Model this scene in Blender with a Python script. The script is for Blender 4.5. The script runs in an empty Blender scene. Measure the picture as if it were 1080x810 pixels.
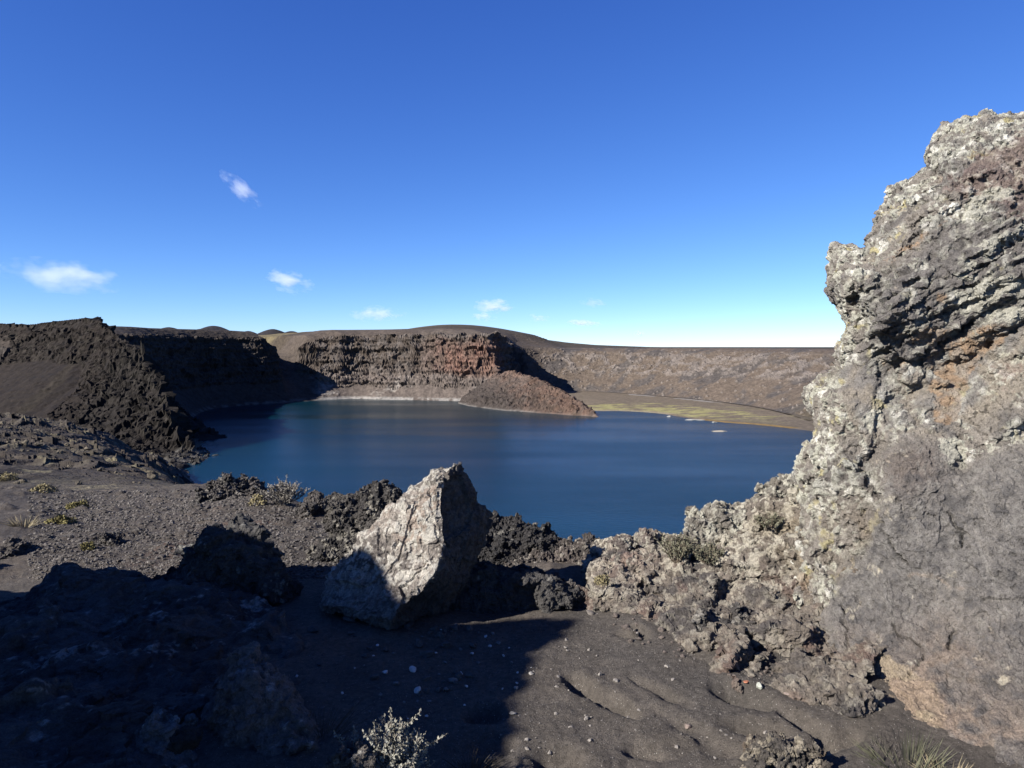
import bpy, math, random
import numpy as np
# ---------------------------------------------------------------- frame of reference
# x to the right, y away from the photographer, z up; eye 1.7 m above the sand, lake 45 m below the eye.
F, U0, V0, EYE = 771.0, 540.0, 366.0, 1.7
ZW = EYE - 45.0
ALB = 0.61
SUN_EL = math.radians(31.0)
SX, SY = -0.83, -0.56
_n = math.hypot(SX, SY); SX /= _n; SY /= _n
S = np.array([SX*math.cos(SUN_EL), SY*math.cos(SUN_EL), math.sin(SUN_EL)])
scene = bpy.context.scene
COL = scene.collection
RNG = np.random.default_rng(7)
random.seed(7)

def W(u, v, Y):
    """world point seen from the viewpoint at direction (u, v), distance Y ahead"""
    u = np.asarray(u, float); v = np.asarray(v, float); Y = np.asarray(Y, float)
    u, v, Y = np.broadcast_arrays(u, v, Y)
    return np.stack([(u-U0)/F*Y, Y, EYE+(V0-v)/F*Y], -1)

# ---------------------------------------------------------------- noise
def _hash(ix, iy, iz, seed):
    h = (ix.astype(np.uint32)*np.uint32(374761393) + iy.astype(np.uint32)*np.uint32(668265263)
         + iz.astype(np.uint32)*np.uint32(2246822519) + np.uint32((seed*3266489917) & 0xffffffff))
    h ^= h >> np.uint32(13); h *= np.uint32(1274126177); h ^= h >> np.uint32(16)
    h *= np.uint32(2654435761); h ^= h >> np.uint32(15)
    return h

def perlin(p, seed=0):
    p = np.asarray(p, np.float64)
    fl = np.floor(p); i = fl.astype(np.int64); f = (p-fl).astype(np.float32)
    w = f*f*f*(f*(f*6-15)+10)
    out = np.zeros(len(p), np.float32)
    for dx in (0, 1):
        wx = w[:, 0] if dx else 1-w[:, 0]
        for dy in (0, 1):
            wy = w[:, 1] if dy else 1-w[:, 1]
            for dz in (0, 1):
                wz = w[:, 2] if dz else 1-w[:, 2]
                h = _hash(i[:, 0]+dx, i[:, 1]+dy, i[:, 2]+dz, seed)
                gx = (h & np.uint32(255)).astype(np.float32)/127.5-1
                gy = ((h >> np.uint32(8)) & np.uint32(255)).astype(np.float32)/127.5-1
                gz = ((h >> np.uint32(16)) & np.uint32(255)).astype(np.float32)/127.5-1
                out += wx*wy*wz*(gx*(f[:, 0]-dx)+gy*(f[:, 1]-dy)+gz*(f[:, 2]-dz))
    return out*1.1

def fbm(p, octv=5, seed=0, gain=0.5, lac=2.03):
    o = np.zeros(len(p), np.float32); a = 1.0; q = np.array(p, float)
    for k in range(octv):
        o += a*perlin(q, seed+k*17); q = q*lac+13.7; a *= gain
    return o

def ridged(p, octv=4, seed=0, gain=0.55, lac=2.07):
    o = np.zeros(len(p), np.float32); a = 1.0; t = 0; q = np.array(p, float)
    for k in range(octv):
        o += a*(1-np.minimum(1, 2.2*np.abs(perlin(q, seed+k*31)))); t += a; q = q*lac+5.3; a *= gain
    return o/t

def worley(p, seed=0):
    """F1, F2 and a random value of the nearest cell"""
    p = np.asarray(p, np.float64); fl = np.floor(p); i = fl.astype(np.int64); f = (p-fl).astype(np.float32)
    f1 = np.full(len(p), 9, np.float32); f2 = f1.copy(); cid = np.zeros(len(p), np.float32)
    for dx in (-1, 0, 1):
        for dy in (-1, 0, 1):
            for dz in (-1, 0, 1):
                h = _hash(i[:, 0]+dx, i[:, 1]+dy, i[:, 2]+dz, seed)
                x = dx+(h & np.uint32(1023)).astype(np.float32)/1023-f[:, 0]
                y = dy+((h >> np.uint32(10)) & np.uint32(1023)).astype(np.float32)/1023-f[:, 1]
                z = dz+((h >> np.uint32(20)) & np.uint32(1023)).astype(np.float32)/1023-f[:, 2]
                d = x*x+y*y+z*z
                c = ((h >> np.uint32(5)) & np.uint32(511)).astype(np.float32)/511
                near = d < f1
                f2 = np.where(near, f1, np.minimum(f2, d))
                cid = np.where(near, c, cid); f1 = np.where(near, d, f1)
    return np.sqrt(f1), np.sqrt(f2), cid

def cells(p, seed=0):
    """F1, F2, random value and offset from the nearest of eight jittered points"""
    p = np.asarray(p, np.float64); fl = np.floor(p-0.5); i = fl.astype(np.int64); f = (p-fl).astype(np.float32)
    n = len(p); f1 = np.full(n, 9, np.float32); f2 = f1.copy(); hh = np.zeros(n, np.uint32); o = np.zeros((n, 3), np.float32)
    for dx in (0, 1):
        for dy in (0, 1):
            for dz in (0, 1):
                h = _hash(i[:, 0]+dx, i[:, 1]+dy, i[:, 2]+dz, seed)
                x = f[:, 0]-dx-(h & np.uint32(1023)).astype(np.float32)/1023
                y = f[:, 1]-dy-((h >> np.uint32(10)) & np.uint32(1023)).astype(np.float32)/1023
                z = f[:, 2]-dz-((h >> np.uint32(20)) & np.uint32(1023)).astype(np.float32)/1023
                d = x*x+y*y+z*z
                near = d < f1
                f2 = np.where(near, f1, np.minimum(f2, d))
                hh = np.where(near, h, hh); f1 = np.where(near, d, f1)
                o[near, 0] = x[near]; o[near, 1] = y[near]; o[near, 2] = z[near]
    hh = hh*np.uint32(2246822519); hh ^= hh >> np.uint32(15)
    return np.sqrt(f1), np.sqrt(f2), (hh & np.uint32(1023)).astype(np.float32)/1023, o, hh
def warp3(P, size, amt, seed):
    return amt*np.stack([perlin(P/size, seed+k) for k in range(3)], 1)
def facets(P, size, seed, warp=0.45, step=0.5):
    """broken planes: every cell is a facet with its own tilt and height"""
    q = P/np.asarray(size, float)+warp3(P, np.mean(size)*0.8, warp, seed+50)
    f1, f2, c, o, h = cells(q, seed)
    gx = ((h >> np.uint32(3)) & np.uint32(255)).astype(np.float32)/127.5-1
    gy = ((h >> np.uint32(11)) & np.uint32(255)).astype(np.float32)/127.5-1
    gz = ((h >> np.uint32(19)) & np.uint32(255)).astype(np.float32)/127.5-1
    return o[:, 0]*gx+o[:, 1]*gy+o[:, 2]*gz+step*(c-0.5), f2-f1, c

def sstep(a, b, x):
    t = np.clip((x-a)/(b-a), 0, 1); return t*t*(3-2*t)
def lerp(a, b, t): return a+(b-a)*t
def mixc(c0, c1, t):
    return np.asarray(c0)*(1-t[:, None])+np.asarray(c1)*t[:, None]
def gauss2(x, y, cx, cy, sx, sy, ang=0.0):
    c, s = math.cos(ang), math.sin(ang); dx, dy = x-cx, y-cy
    a, b = c*dx+s*dy, -s*dx+c*dy
    return np.exp(-0.5*((a/sx)**2+(b/sy)**2))

# ---------------------------------------------------------------- meshes
def mesh_obj(name, P, faces, col=None, mat=None, smooth=True, parent=None, link=True):
    me = bpy.data.meshes.new(name)
    P = np.asarray(P, np.float32)
    fa = np.asarray(faces, np.int32)
    me.vertices.add(len(P)); me.vertices.foreach_set('co', P.ravel())
    k = fa.shape[1]
    me.loops.add(fa.size); me.loops.foreach_set('vertex_index', fa.ravel())
    me.polygons.add(len(fa)); me.polygons.foreach_set('loop_start', np.arange(0, fa.size, k, dtype=np.int32))
    try: me.polygons.foreach_set('loop_total', np.full(len(fa), k, np.int32))
    except Exception: pass
    me.update(calc_edges=True)
    me.validate()
    me.polygons.foreach_set('use_smooth', np.full(len(me.polygons), smooth, bool))
    if col is not None:
        c4 = np.ones((len(P), 4), np.float32); c4[:, :3] = np.clip(col, 0, 1)
        a = me.attributes.new('Col', 'FLOAT_COLOR', 'POINT'); a.data.foreach_set('color', c4.ravel())
    if mat: me.materials.append(mat)
    o = bpy.data.objects.new(name, me)
    if parent: o.parent = parent
    if link: COL.objects.link(o)
    return o

def tag(o, label, cat, group=None):
    o['label'] = label; o['category'] = cat
    if group: o['group'] = group
    return o
def structure(o): o['kind'] = 'structure'; return o
def empty(name, loc):
    o = bpy.data.objects.new(name, None); o.location = loc; o.empty_display_size = 0.1; COL.objects.link(o); return o

def grid_faces(nr, nc):
    i = np.arange(nr*nc).reshape(nr, nc)
    return np.stack([i[:-1, :-1], i[:-1, 1:], i[1:, 1:], i[1:, :-1]], -1).reshape(-1, 4)

def vnormals(P, fa):
    if fa.shape[1] == 4:
        n = np.cross(P[fa[:, 2]]-P[fa[:, 0]], P[fa[:, 3]]-P[fa[:, 1]])
    else:
        n = np.cross(P[fa[:, 1]]-P[fa[:, 0]], P[fa[:, 2]]-P[fa[:, 0]])
    N = np.zeros_like(P)
    for k in range(fa.shape[1]):
        for c in range(3):
            N[:, c] += np.bincount(fa[:, k], n[:, c], len(P))
    return N/np.maximum(1e-9, np.linalg.norm(N, axis=1))[:, None]

def voxelised(P, fa, size, smooth=1):
    """the same closed solid with an even skin of small quads"""
    t = mesh_obj('solid', P, fa)
    m = t.modifiers.new('skin', 'REMESH'); m.mode = 'VOXEL'; m.voxel_size = size
    ev = t.evaluated_get(bpy.context.evaluated_depsgraph_get()); me = ev.to_mesh()
    Q = np.empty(len(me.vertices)*3, np.float32); me.vertices.foreach_get('co', Q); Q = Q.reshape(-1, 3).astype(float)
    n = len(me.polygons); F4 = np.empty(len(me.loops), np.int32); me.loops.foreach_get('vertex_index', F4)
    tot = np.empty(n, np.int32); me.polygons.foreach_get('loop_total', tot)
    assert (tot == 4).all(); F4 = F4.reshape(-1, 4)
    ev.to_mesh_clear(); me0 = t.data; bpy.data.objects.remove(t); bpy.data.meshes.remove(me0)
    E = np.concatenate([F4[:, [0, 1]], F4[:, [1, 2]], F4[:, [2, 3]], F4[:, [3, 0]]])
    deg = np.maximum(1, np.bincount(E[:, 0], minlength=len(Q)))
    for _ in range(smooth):
        A = np.stack([np.bincount(E[:, 0], Q[E[:, 1], c], len(Q)) for c in range(3)], 1)/deg[:, None]
        Q = Q*0.4+A*0.6
    return Q, F4

# ---------------------------------------------------------------- materials
def nodes(name):
    m = bpy.data.materials.new(name); m.use_nodes = True
    nt = m.node_tree; nt.nodes.clear()
    out = nt.nodes.new('ShaderNodeOutputMaterial')
    return m, nt, out
def N(nt, t, **kw):
    n = nt.nodes.new(t)
    for k, v in kw.items():
        if k.startswith('_'): setattr(n, k[1:], v)
        else: n.inputs[k].default_value = v
    return n

def mineral(name, scale, speck=0.5, bump=0.5, dist=0.02, rough=0.92, spec=0.15, base=None, light=0.0, lscale=None):
    """rock / sand: vertex albedo, broken up by fine grain, with a fine bump"""
    m, nt, out = nodes(name); L = nt.links.new
    tc = N(nt, 'ShaderNodeTexCoord')
    n1 = N(nt, 'ShaderNodeTexNoise', Scale=scale, Detail=6.0, Roughness=0.65); L(tc.outputs['Object'], n1.inputs['Vector'])
    n2 = N(nt, 'ShaderNodeTexNoise', Scale=scale*5.3, Detail=4.0, Roughness=0.7); L(tc.outputs['Object'], n2.inputs['Vector'])
    add = N(nt, 'ShaderNodeMath', _operation='MULTIPLY'); L(n1.outputs['Fac'], add.inputs[0]); L(n2.outputs['Fac'], add.inputs[1])
    mr = N(nt, 'ShaderNodeMapRange', **{'From Min': 0.12, 'From Max': 0.40, 'To Min': ALB*(1-speck), 'To Max': ALB*(1+speck)})
    L(add.outputs[0], mr.inputs['Value'])
    if base is None:
        src = N(nt, 'ShaderNodeAttribute', _attribute_name='Col').outputs['Color']
    else:
        src = N(nt, 'ShaderNodeRGB'); src.outputs[0].default_value = (*base, 1); src = src.outputs[0]
    mul = N(nt, 'ShaderNodeVectorMath', _operation='SCALE'); L(src, mul.inputs[0]); L(mr.outputs[0], mul.inputs['Scale'])
    csrc = mul.outputs[0]
    if light > 0:                                     # scattered pale grains
        v = N(nt, 'ShaderNodeTexVoronoi', Scale=lscale or scale*6); L(tc.outputs['Object'], v.inputs['Vector'])
        lt = N(nt, 'ShaderNodeMapRange', **{'From Min': 0.16, 'From Max': 0.24, 'To Min': 1.0, 'To Max': 0.0}); L(v.outputs['Distance'], lt.inputs['Value'])
        sx = N(nt, 'ShaderNodeSeparateColor'); L(v.outputs['Color'], sx.inputs[0])
        gt = N(nt, 'ShaderNodeMath', _operation='GREATER_THAN'); L(sx.outputs[0], gt.inputs[0]); gt.inputs[1].default_value = 1-light
        mm = N(nt, 'ShaderNodeMath', _operation='MULTIPLY'); L(lt.outputs[0], mm.inputs[0]); L(gt.outputs[0], mm.inputs[1])
        mx = N(nt, 'ShaderNodeMix', _data_type='RGBA'); L(mm.outputs[0], mx.inputs[0]); L(csrc, mx.inputs[6]); mx.inputs[7].default_value = (0.33, 0.31, 0.28, 1)
        csrc = mx.outputs[2]
    bs = N(nt, 'ShaderNodeBsdfPrincipled', Roughness=rough); bs.inputs['Specular IOR Level'].default_value = spec
    L(csrc, bs.inputs['Base Color'])
    b = N(nt, 'ShaderNodeBump', Strength=bump, Distance=dist); L(add.outputs[0], b.inputs['Height'])
    L(b.outputs[0], bs.inputs['Normal']); L(bs.outputs[0], out.inputs['Surface'])
    return m

def plain_mat(name, col, rough=0.8, var=0.35, scale=30.0, trans=0.0):
    m, nt, out = nodes(name); L = nt.links.new
    tc = N(nt, 'ShaderNodeTexCoord')
    n1 = N(nt, 'ShaderNodeTexNoise', Scale=scale, Detail=3.0); L(tc.outputs['Object'], n1.inputs['Vector'])
    mr = N(nt, 'ShaderNodeMapRange', **{'From Min': 0.3, 'From Max': 0.7, 'To Min': ALB*(1-var), 'To Max': ALB*(1+var)}); L(n1.outputs['Fac'], mr.inputs['Value'])
    rgb = N(nt, 'ShaderNodeRGB'); rgb.outputs[0].default_value = (*col, 1)
    mul = N(nt, 'ShaderNodeVectorMath', _operation='SCALE'); L(rgb.outputs[0], mul.inputs[0]); L(mr.outputs[0], mul.inputs['Scale'])
    bs = N(nt, 'ShaderNodeBsdfPrincipled', Roughness=rough); bs.inputs['Specular IOR Level'].default_value = 0.1
    L(mul.outputs[0], bs.inputs['Base Color']); L(bs.outputs[0], out.inputs['Surface'])
    return m
# ---------------------------------------------------------------- the crater: foot of the wall, shore, profiles
def chaikin(p, n=2):
    p = np.asarray(p, float)
    for _ in range(n):
        q = np.roll(p, -1, 0); p = np.stack([0.75*p+0.25*q, 0.25*p+0.75*q], 1).reshape(-1, 2)
    return p
FOOT = chaikin([(-205,470),(-220,526),(-210,560),(-178,600),(-142,642),(-115,626),(-88,622),(-40,606),(-2,601),(2,602),(8,640),(16,705),(40,722),(75,708),
        (118,655),(150,600),(167,555),(177,500),(174,430),(190,350),(205,260),(190,180),(140,130),(60,108),(-20,112),(-80,140),
        (-112,200),(-122,250),(-121,300),(-150,345),(-185,400)], 2)
SHORE = chaikin([(-205,470),(-220,526),(-210,560),(-178,600),(-142,642),(-88,620),(-40,606),(-8,596),(20,575),(45,530),(62,512),(76,517),(103,494),(107,470),(124,436),
        (143,424),(160,393),(176,350),(205,260),(190,180),(140,130),(60,108),(-20,112),(-80,140),(-112,200),(-122,250),(-121,300),(-150,345),(-185,400)], 2)
CX, CY = 20.0, 340.0

def sdist(x, y, poly, nearest=False):
    """signed distance, positive outside"""
    a = poly; b = np.roll(poly, -1, 0)
    best = np.full(len(x), 1e18); inside = np.zeros(len(x), bool)
    nx = np.zeros(len(x)); ny = np.zeros(len(x))
    for (ax, ay), (bx, by) in zip(a, b):
        ex, ey = bx-ax, by-ay; l2 = ex*ex+ey*ey
        if l2 < 1e-12: continue
        t = np.clip(((x-ax)*ex+(y-ay)*ey)/l2, 0, 1)
        qx, qy = ax+t*ex, ay+t*ey
        d = (x-qx)**2+(y-qy)**2
        if nearest:
            k = d < best; nx[k] = qx[k]; ny[k] = qy[k]
        best = np.minimum(best, d)
        if ay != by:
            cond = ((ay > y) != (by > y)) & (x < (bx-ax)*(y-ay)/(by-ay)+ax)
            inside ^= cond
    d = np.sqrt(best); d[inside] *= -1
    return (d, nx, ny) if nearest else d

TH = np.array([-180, -135, -110, -95, -84, -75, -60, -45, -40.5, -38, -35.6, -33.6, -32.2, -29, -15,-5.2,-1.8,   5,  15,  35,  60,  90, 120, 180.])
PW1= np.array([  60,  140,  120, 120, 90,  20,  16,  16,   16,  20,   60,   50,   24,  13,  11,  12,  20,  26,  30,  34,  44,  50,  60,  60.])
PH1= np.array([  26,   20,   20, 20,  20,  16,  15,  15,   15,  17,   24,   22,   15,   9,  10,  11,  14,  16,  17,  19,  18,  22,  26,  26.])
PW2= np.array([  60,   80,   60, 60,  60,  20,  17,  17,   17,  20,   30,   20,   15,  14,  13,  13,  24,  30,  36,  38,  42,  50,  60,  60.])
PH2= np.array([  12,   10,   10, 10,  14,  36,  38,  38,   38,  28,    9,   14,   36,  46,  46,  44,  30,  24,  23,  22,  22,  18,  14,  12.])
PW3= np.array([  20,   20,   20, 20,  20,  20,  16,  16,   16,  18,   20,   20,   20,  24,  26,  24,  20,  20,  20,  20,  20,  20,  20,  20.])
PH3= np.array([   2,    2,    2,  2,   3,   5,   6,   6,    5,   4,    2,    3,    5,   6,   6,   5,   4,   4,   4,   3,   2,   2,   2,   2.])

HILLS = [(178,345,5200,22),(222,341,5000,22),(240,347,5000,20),(262,349,5400,16),(288,347,5000,20),(306,348,5200,16),(332,353,5600,14),(130,353,5600,50),(20,352,5600,60)]
def plain_z(x, y):
    z = 30.0*gauss2(x, y, -70, 930, 92, 150) + 5*gauss2(x, y, 40, 900, 140, 150)
    z += -10*gauss2(x, y, -330, 1000, 260, 320)
    for u, v, Y, w in HILLS:
        hx = (u-U0)/F*Y; hz = (V0-v)/F*Y+1.7; s = w/F*Y
        r = np.sqrt(((x-hx)/s)**2+((y-Y)/(s*1.6))**2)
        z = np.maximum(z, hz*np.exp(-0.5*np.minimum(r, 6)**1.7))
    return z

HEAD = [(-60,338,430),(30,342,412),(90,335,398),(106,338,388),(118,350,380),(128,356,366),(135,362,358),(150,376,345),(158,390,336),(165,405,328),(172,418,322),(178,432,318),(190,455,311),(200,470,306),(214,481,302),(229,484,298)]
HEADP = np.array([W(*t) for t in HEAD])
MOUND = np.array([W(*t) for t in [(522,396,590),(536,393,572),(562,398,540),(590,411,512),(612,425,489),(632,440,470)]])

def ridge_z(x, y, R, left, right):
    """height of a ridge with crest R; 'left'/'right' are (first slope, width, second slope) on either side"""
    out = np.full(len(x), -1e9); dist = np.full(len(x), 1e9); sd = np.zeros(len(x))
    for k, (a, b) in enumerate(zip(R[:-1], R[1:])):
        ex, ey = b[0]-a[0], b[1]-a[1]; l2 = ex*ex+ey*ey
        t = np.clip(((x-a[0])*ex+(y-a[1])*ey)/l2, 0, 1)
        d = np.hypot(x-a[0]-t*ex, y-a[1]-t*ey)
        side = (ex*(y-a[1])-ey*(x-a[0]))/math.sqrt(l2)
        w = np.maximum(sstep(-4, 4, side), (t >= 1) & (k == len(R)-2))
        prof = lambda p: p[0]*np.minimum(d, p[1])+p[2]*np.maximum(0, d-p[1])
        out = np.maximum(out, a[2]+t*(b[2]-a[2])-lerp(prof(right), prof(left), w))
        dist = np.minimum(dist, d)
    return out, dist, sd

def crater(x, y, part=None):
    d = sdist(x, y, FOOT)
    th = np.degrees(np.arctan2(x-CX, y-CY))
    th = th + 1.6*perlin(np.stack([x/28, y/28, 0*x], 1), 5)
    g = lambda a: np.interp(th, TH, a)
    w1, h1, w2, h2, w3, h3 = map(g, (PW1, PH1, PW2, PH2, PW3, PH3))
    tall = sstep(31, 38, h2)*sstep(-34, -32, th)
    fan = fbm(np.stack([th/4.0, 0*x, 0*x], 1), 3, 95)
    h2 = np.maximum(6, h2-h1*0.8*fan*tall); h1 = h1+h1*0.8*fan*tall
    dj = d + 5*fbm(np.stack([x/35, y/35, 0*x], 1), 3, 91)*sstep(2, 20, d)
    t1 = np.clip(dj/w1, 0, 1); t2 = np.clip((dj-w1)/w2, 0, 1); t3 = np.clip((dj-w1-w2)/w3, 0, 1)
    up = h1*(0.75*t1+0.25*t1*t1) + h2*(0.7*t2+0.3*sstep(0, 1, t2)) + h3*np.sin(t3*math.pi/2)
    rim = h1+h2+h3
    out = sstep(0, 1, (dj-w1-w2-w3)/np.where(np.abs(th+34) < 9, 160, 260))
    pz = plain_z(x, y)
    wallz = ZW+up
    z = np.where(dj > w1+w2+w3, lerp(ZW+rim, pz, out), wallz)
    hill = 30.0*gauss2(x, y, -70, 930, 92, 150)
    z = np.where(dj > w1+w2+w3, np.maximum(z, lerp(ZW+rim, hill, sstep(0, 60, dj-w1-w2-w3)*sstep(6, 18, hill))), z)
    ds = sdist(x, y, SHORE)
    floor = ZW+np.clip(ds*0.045, -5, 2.2)
    z = np.where(d < 0, floor, np.maximum(z, np.minimum(floor, ZW+2.2)))
    zero = np.zeros(len(x), bool)
    if part == 'mound':
        zm, dm, sm = ridge_z(x, y, MOUND, (0.70, 60, 0.3), (0.74, 60, 0.3))
        return dict(z=zm, under=z, d=d, ds=ds, th=th, t1=t1, t2=t2*0, t3=t3*0, mound=~zero, head=zero, dh=dm, cliff=zero, out=out*0, flat=zero)
    if part == 'head':
        zh, dh, sh = ridge_z(x, y, HEADP, (1.9, 14, 1.5), (1.15, 20, 0.5))
        return dict(z=zh, under=z, d=d, ds=ds, th=th, t1=t1, t2=t2*0, t3=t3*0, mound=zero, head=~zero, dh=dh, cliff=zero, out=out*0, flat=zero)
    if part == 'shore':
        return dict(z=floor, under=z, d=d, ds=ds, th=th, t1=t1, t2=t2*0, t3=t3*0, mound=zero, head=zero, dh=d, cliff=zero, out=out*0, flat=~zero)
    z = np.where(d < -1.5, np.minimum(z, floor-0.5), z)
    return dict(z=z, d=dj, ds=ds, th=th, t1=t1, t2=t2, t3=t3, mound=zero, head=zero, dh=d, cliff=(t2 > 0.02) & (t2 < 0.999), out=out, flat=zero)

def wall_radius():
    th = np.radians(np.arange(-180, 180.01, 0.25)); R = np.zeros(len(th))
    a = FOOT; b = np.roll(FOOT, -1, 0)
    for k, t in enumerate(th):
        dx, dy = math.sin(t), math.cos(t)
        ex, ey = b[:, 0]-a[:, 0], b[:, 1]-a[:, 1]
        den = dx*ey-dy*ex
        den = np.where(np.abs(den) < 1e-9, 1e-9, den)
        s = ((a[:, 0]-CX)*ey-(a[:, 1]-CY)*ex)/den
        q = ((a[:, 0]-CX)*dy-(a[:, 1]-CY)*dx)/den
        ok = (s > 0) & (q >= 0) & (q <= 1)
        R[k] = s[ok].max() if ok.any() else 200
    return np.degrees(th), R
_TH, _R = wall_radius()
_k = np.ones(5)/5; _Rs = np.convolve(np.pad(_R, 2, mode='wrap'), _k, 'valid')

def build_crater():
    th = np.concatenate([np.arange(-136, -112, 0.6), np.arange(-112, -70, 0.16), np.arange(-70, -42, 0.13), np.arange(-42, 22, 0.085), np.arange(22, 88, 0.14), np.arange(88, 142, 0.4)])
    dd = np.concatenate([np.linspace(-70, -6, 16), np.linspace(-5, 0, 8), np.arange(0.5, 62, 0.5), np.arange(62, 116, 0.8),
                         116*np.exp(np.linspace(0.012, math.log(420/116.), 75)), 420*np.exp(np.linspace(0.03, math.log(45000/420.), 95))])
    T, D = np.meshgrid(th, dd)
    R = np.interp(T, _TH, _Rs)+D
    x = (CX+np.sin(np.radians(T))*R).ravel(); y = (CY+np.cos(np.radians(T))*R).ravel()
    c = crater(x, y)
    P = np.stack([x, y, c['z']], 1)
    fa = grid_faces(len(dd), len(th))[:, ::-1]
    P2, col = dress(P, c, fa)
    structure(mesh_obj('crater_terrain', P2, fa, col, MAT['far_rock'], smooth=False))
    for part, name, box, st in (('mound', 'promontory', (-60, 95, 430, 640), 0.55), ('head', 'headland', (-360, -95, 235, 470), 0.6), ('shore', 'lake_shore', (-60, 215, 370, 740), 0.9)):
        xs = np.arange(box[0], box[1], st); ys = np.arange(box[2], box[3], st)
        X, Y = np.meshgrid(xs, ys); x, y = X.ravel(), Y.ravel(); c = crater(x, y, part)
        fa = grid_faces(len(ys), len(xs))
        if part == 'shore': keep = (c['d'] < 1.5) & (c['ds'] > -12)
        else: keep = c['z'] > np.maximum(c['under'], ZW-1)-3.0
        if part == 'mound': keep &= c['d'] < 25
        fa = fa[keep[fa].all(1)]; used = np.unique(fa); rm = np.zeros(len(x), int); rm[used] = np.arange(len(used)); fa = rm[fa]
        c = {k: v[used] for k, v in c.items()}
        P = np.stack([x[used], y[used], c['z']], 1)
        P2, col = dress(P, c, fa)
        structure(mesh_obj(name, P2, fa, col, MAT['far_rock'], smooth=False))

def dress(P, c, fa):
    """crags, ledges, scree and colour of the crater ground"""
    x, y, z = P.T
    Nv = vnormals(P, fa); Nv[Nv[:, 2] < 0] *= -1
    o_out = sstep(60, 120, c['d']); near = 1-sstep(380, 900, c['d'])
    slope = 1-Nv[:, 2]
    rocky = sstep(0.12, 0.5, slope)*near
    main = sstep(-34, -32, c['th'])*(1-sstep(-3, -1, c['th']))       # the tall lit cliff
    leftw = 1-sstep(-39, -36, c['th'])
    headm = c['head'].astype(float)
    cove = sstep(-2, 4, c['th'])
    craggy = np.clip(c['cliff']*(0.25+0.75*np.maximum(main, leftw*0.8))+headm*sstep(0.25, 0.55, slope), 0, 1)
    # big crags, ledges, gullies
    fA = facets(P, (17, 17, 10), 12, 0.6)[0]; fB, eB, cB = facets(P, (7, 7, 4), 13, 0.6); fC = facets(P, (2.4, 2.4, 2.6), 14)[0]
    r1 = ridged(P/np.array([22., 22., 60.]), 3, 3); r2 = ridged(P/6.5, 3, 21)
    strata = np.abs(((z+3*perlin(P/30, 8))/9.0) % 1-0.5)
    cap = sstep(0.72, 0.8, (z-ZW)/57+0.05*perlin(P/12, 9))
    st2 = sstep(0.15, 0.3, strata)+0.6*sstep(0.1, 0.4, np.abs(((z+2*perlin(P/18, 88))/3.7) % 1-0.5))
    amp = craggy*(2.4*(r1-0.55)+2.4*fA+1.5*fB+1.0*fC+1.3*(st2-0.8)+main*2.2*cap)
    hm = headm*sstep(0.2, 0.5, slope)*sstep(60, 10, c['dh'])
    low = headm*sstep(0.2, 0.5, slope*0+1)*(x > -205)*sstep(0.5, 3, z-ZW)
    amp += low*(1-hm)*(1.6*fB+1.0*fC)
    amp += hm*(1.9*facets(P, (8, 8, 7), 71)[0]+1.3*fB+1.2*fC+1.0*fbm(P/5, 4, 66))
    nl = sstep(-78, -84, c['th'])*(1-headm)*(c['d'] > 0)*near
    amp += nl*(1.5*fB+1.0*fC)
    talus = (1-craggy)*near*sstep(0.3, 4, c['d'])*sstep(0.01, 0.08, slope)
    g1, g2, gc = worley(P/4.2, 33)
    lumps = np.where(gc > 0.72, np.maximum(0, 0.42-g1)*4.5, 0)
    outcrop = sstep(0.62, 0.78, ridged(P/np.array([26., 26., 12.]), 3, 55))*cove*sstep(0, 0.15, c['t2'])*sstep(1, 0.8, c['t2'])
    amp += talus*(0.55*fbm(P/5, 4, 101)+0.8*lumps*(0.4+cove)+1.5*outcrop*(fbm(P/3, 4, 2)+0.8+fB))
    mnd = c['mound'].astype(float)
    amp += mnd*sstep(0.1, 3, z-ZW)*(3.0*(ridged(P/12, 4, 15)-0.45)+1.1*fB+0.8*fC+0.6*fbm(P/3, 4, 19)+1.6*lumps*(fbm(P/18, 2, 7) > 0.05))
    P2 = P+Nv*amp[:, None]
    P2[:, 2] += 0.5*fbm(np.stack([x/60, y/60, 0*x], 1), 4, 77)*sstep(90, 260, c['d'])
    # pinnacles on the crest of the headland
    for (u, v, Y, h, r) in [(150,376,345,5.5,1.6),(147,380,346,3.5,2.2),(168,392,331,4.5,2.0),(164,400,333,4,2.6),(172,410,326,5,2.0),(163,398,330,3,2),(128,378,350,4.0,4.0),(120,370,352,3.0,4),(182,440,314,4.5,2.2),(176,425,320,4.5,2.2),(190,452,310,4,2.4),(198,466,306,3.5,2.4),(138,388,344,3.0,4.0)]:
        px, py, _ = W(u, v, Y)
        P2[:, 2] += h*np.exp(-(((x-px)**2+(y-py)**2)/r**2)**1.5)*(0.7+0.6*fbm(P/2.0, 3, 5))
    # ---- albedo
    col = np.tile(np.array([0.080, 0.064, 0.052]), (len(P), 1))
    big = fbm(P/40, 4, 201); med = fbm(P/7, 4, 202); fine = fbm(P/1.8, 3, 203)
    col = mixc(col, (0.066, 0.052, 0.042), sstep(-0.3, 0.4, big))
    col = mixc(col, (0.078, 0.066, 0.058), craggy*sstep(-0.2, 0.3, med))
    # main cliff: dark cap, red band in the middle, greyer below
    rel = (z-ZW)/57
    red = main*sstep(-20, -14, c['th'])*sstep(0.30, 0.45, rel+0.15*big)*(1-sstep(0.78, 0.93, rel+0.12*big+0.06*med))*(1-sstep(-6.2, -4.6, c['th']))
    grey = main*(1-sstep(0.28, 0.5, rel+0.12*med))
    col = mixc(col, (0.125, 0.102, 0.088), grey*0.8)
    col = mixc(col, (0.140, 0.082, 0.062), red*(0.5+0.5*sstep(-0.3, 0.3, med)))
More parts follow.
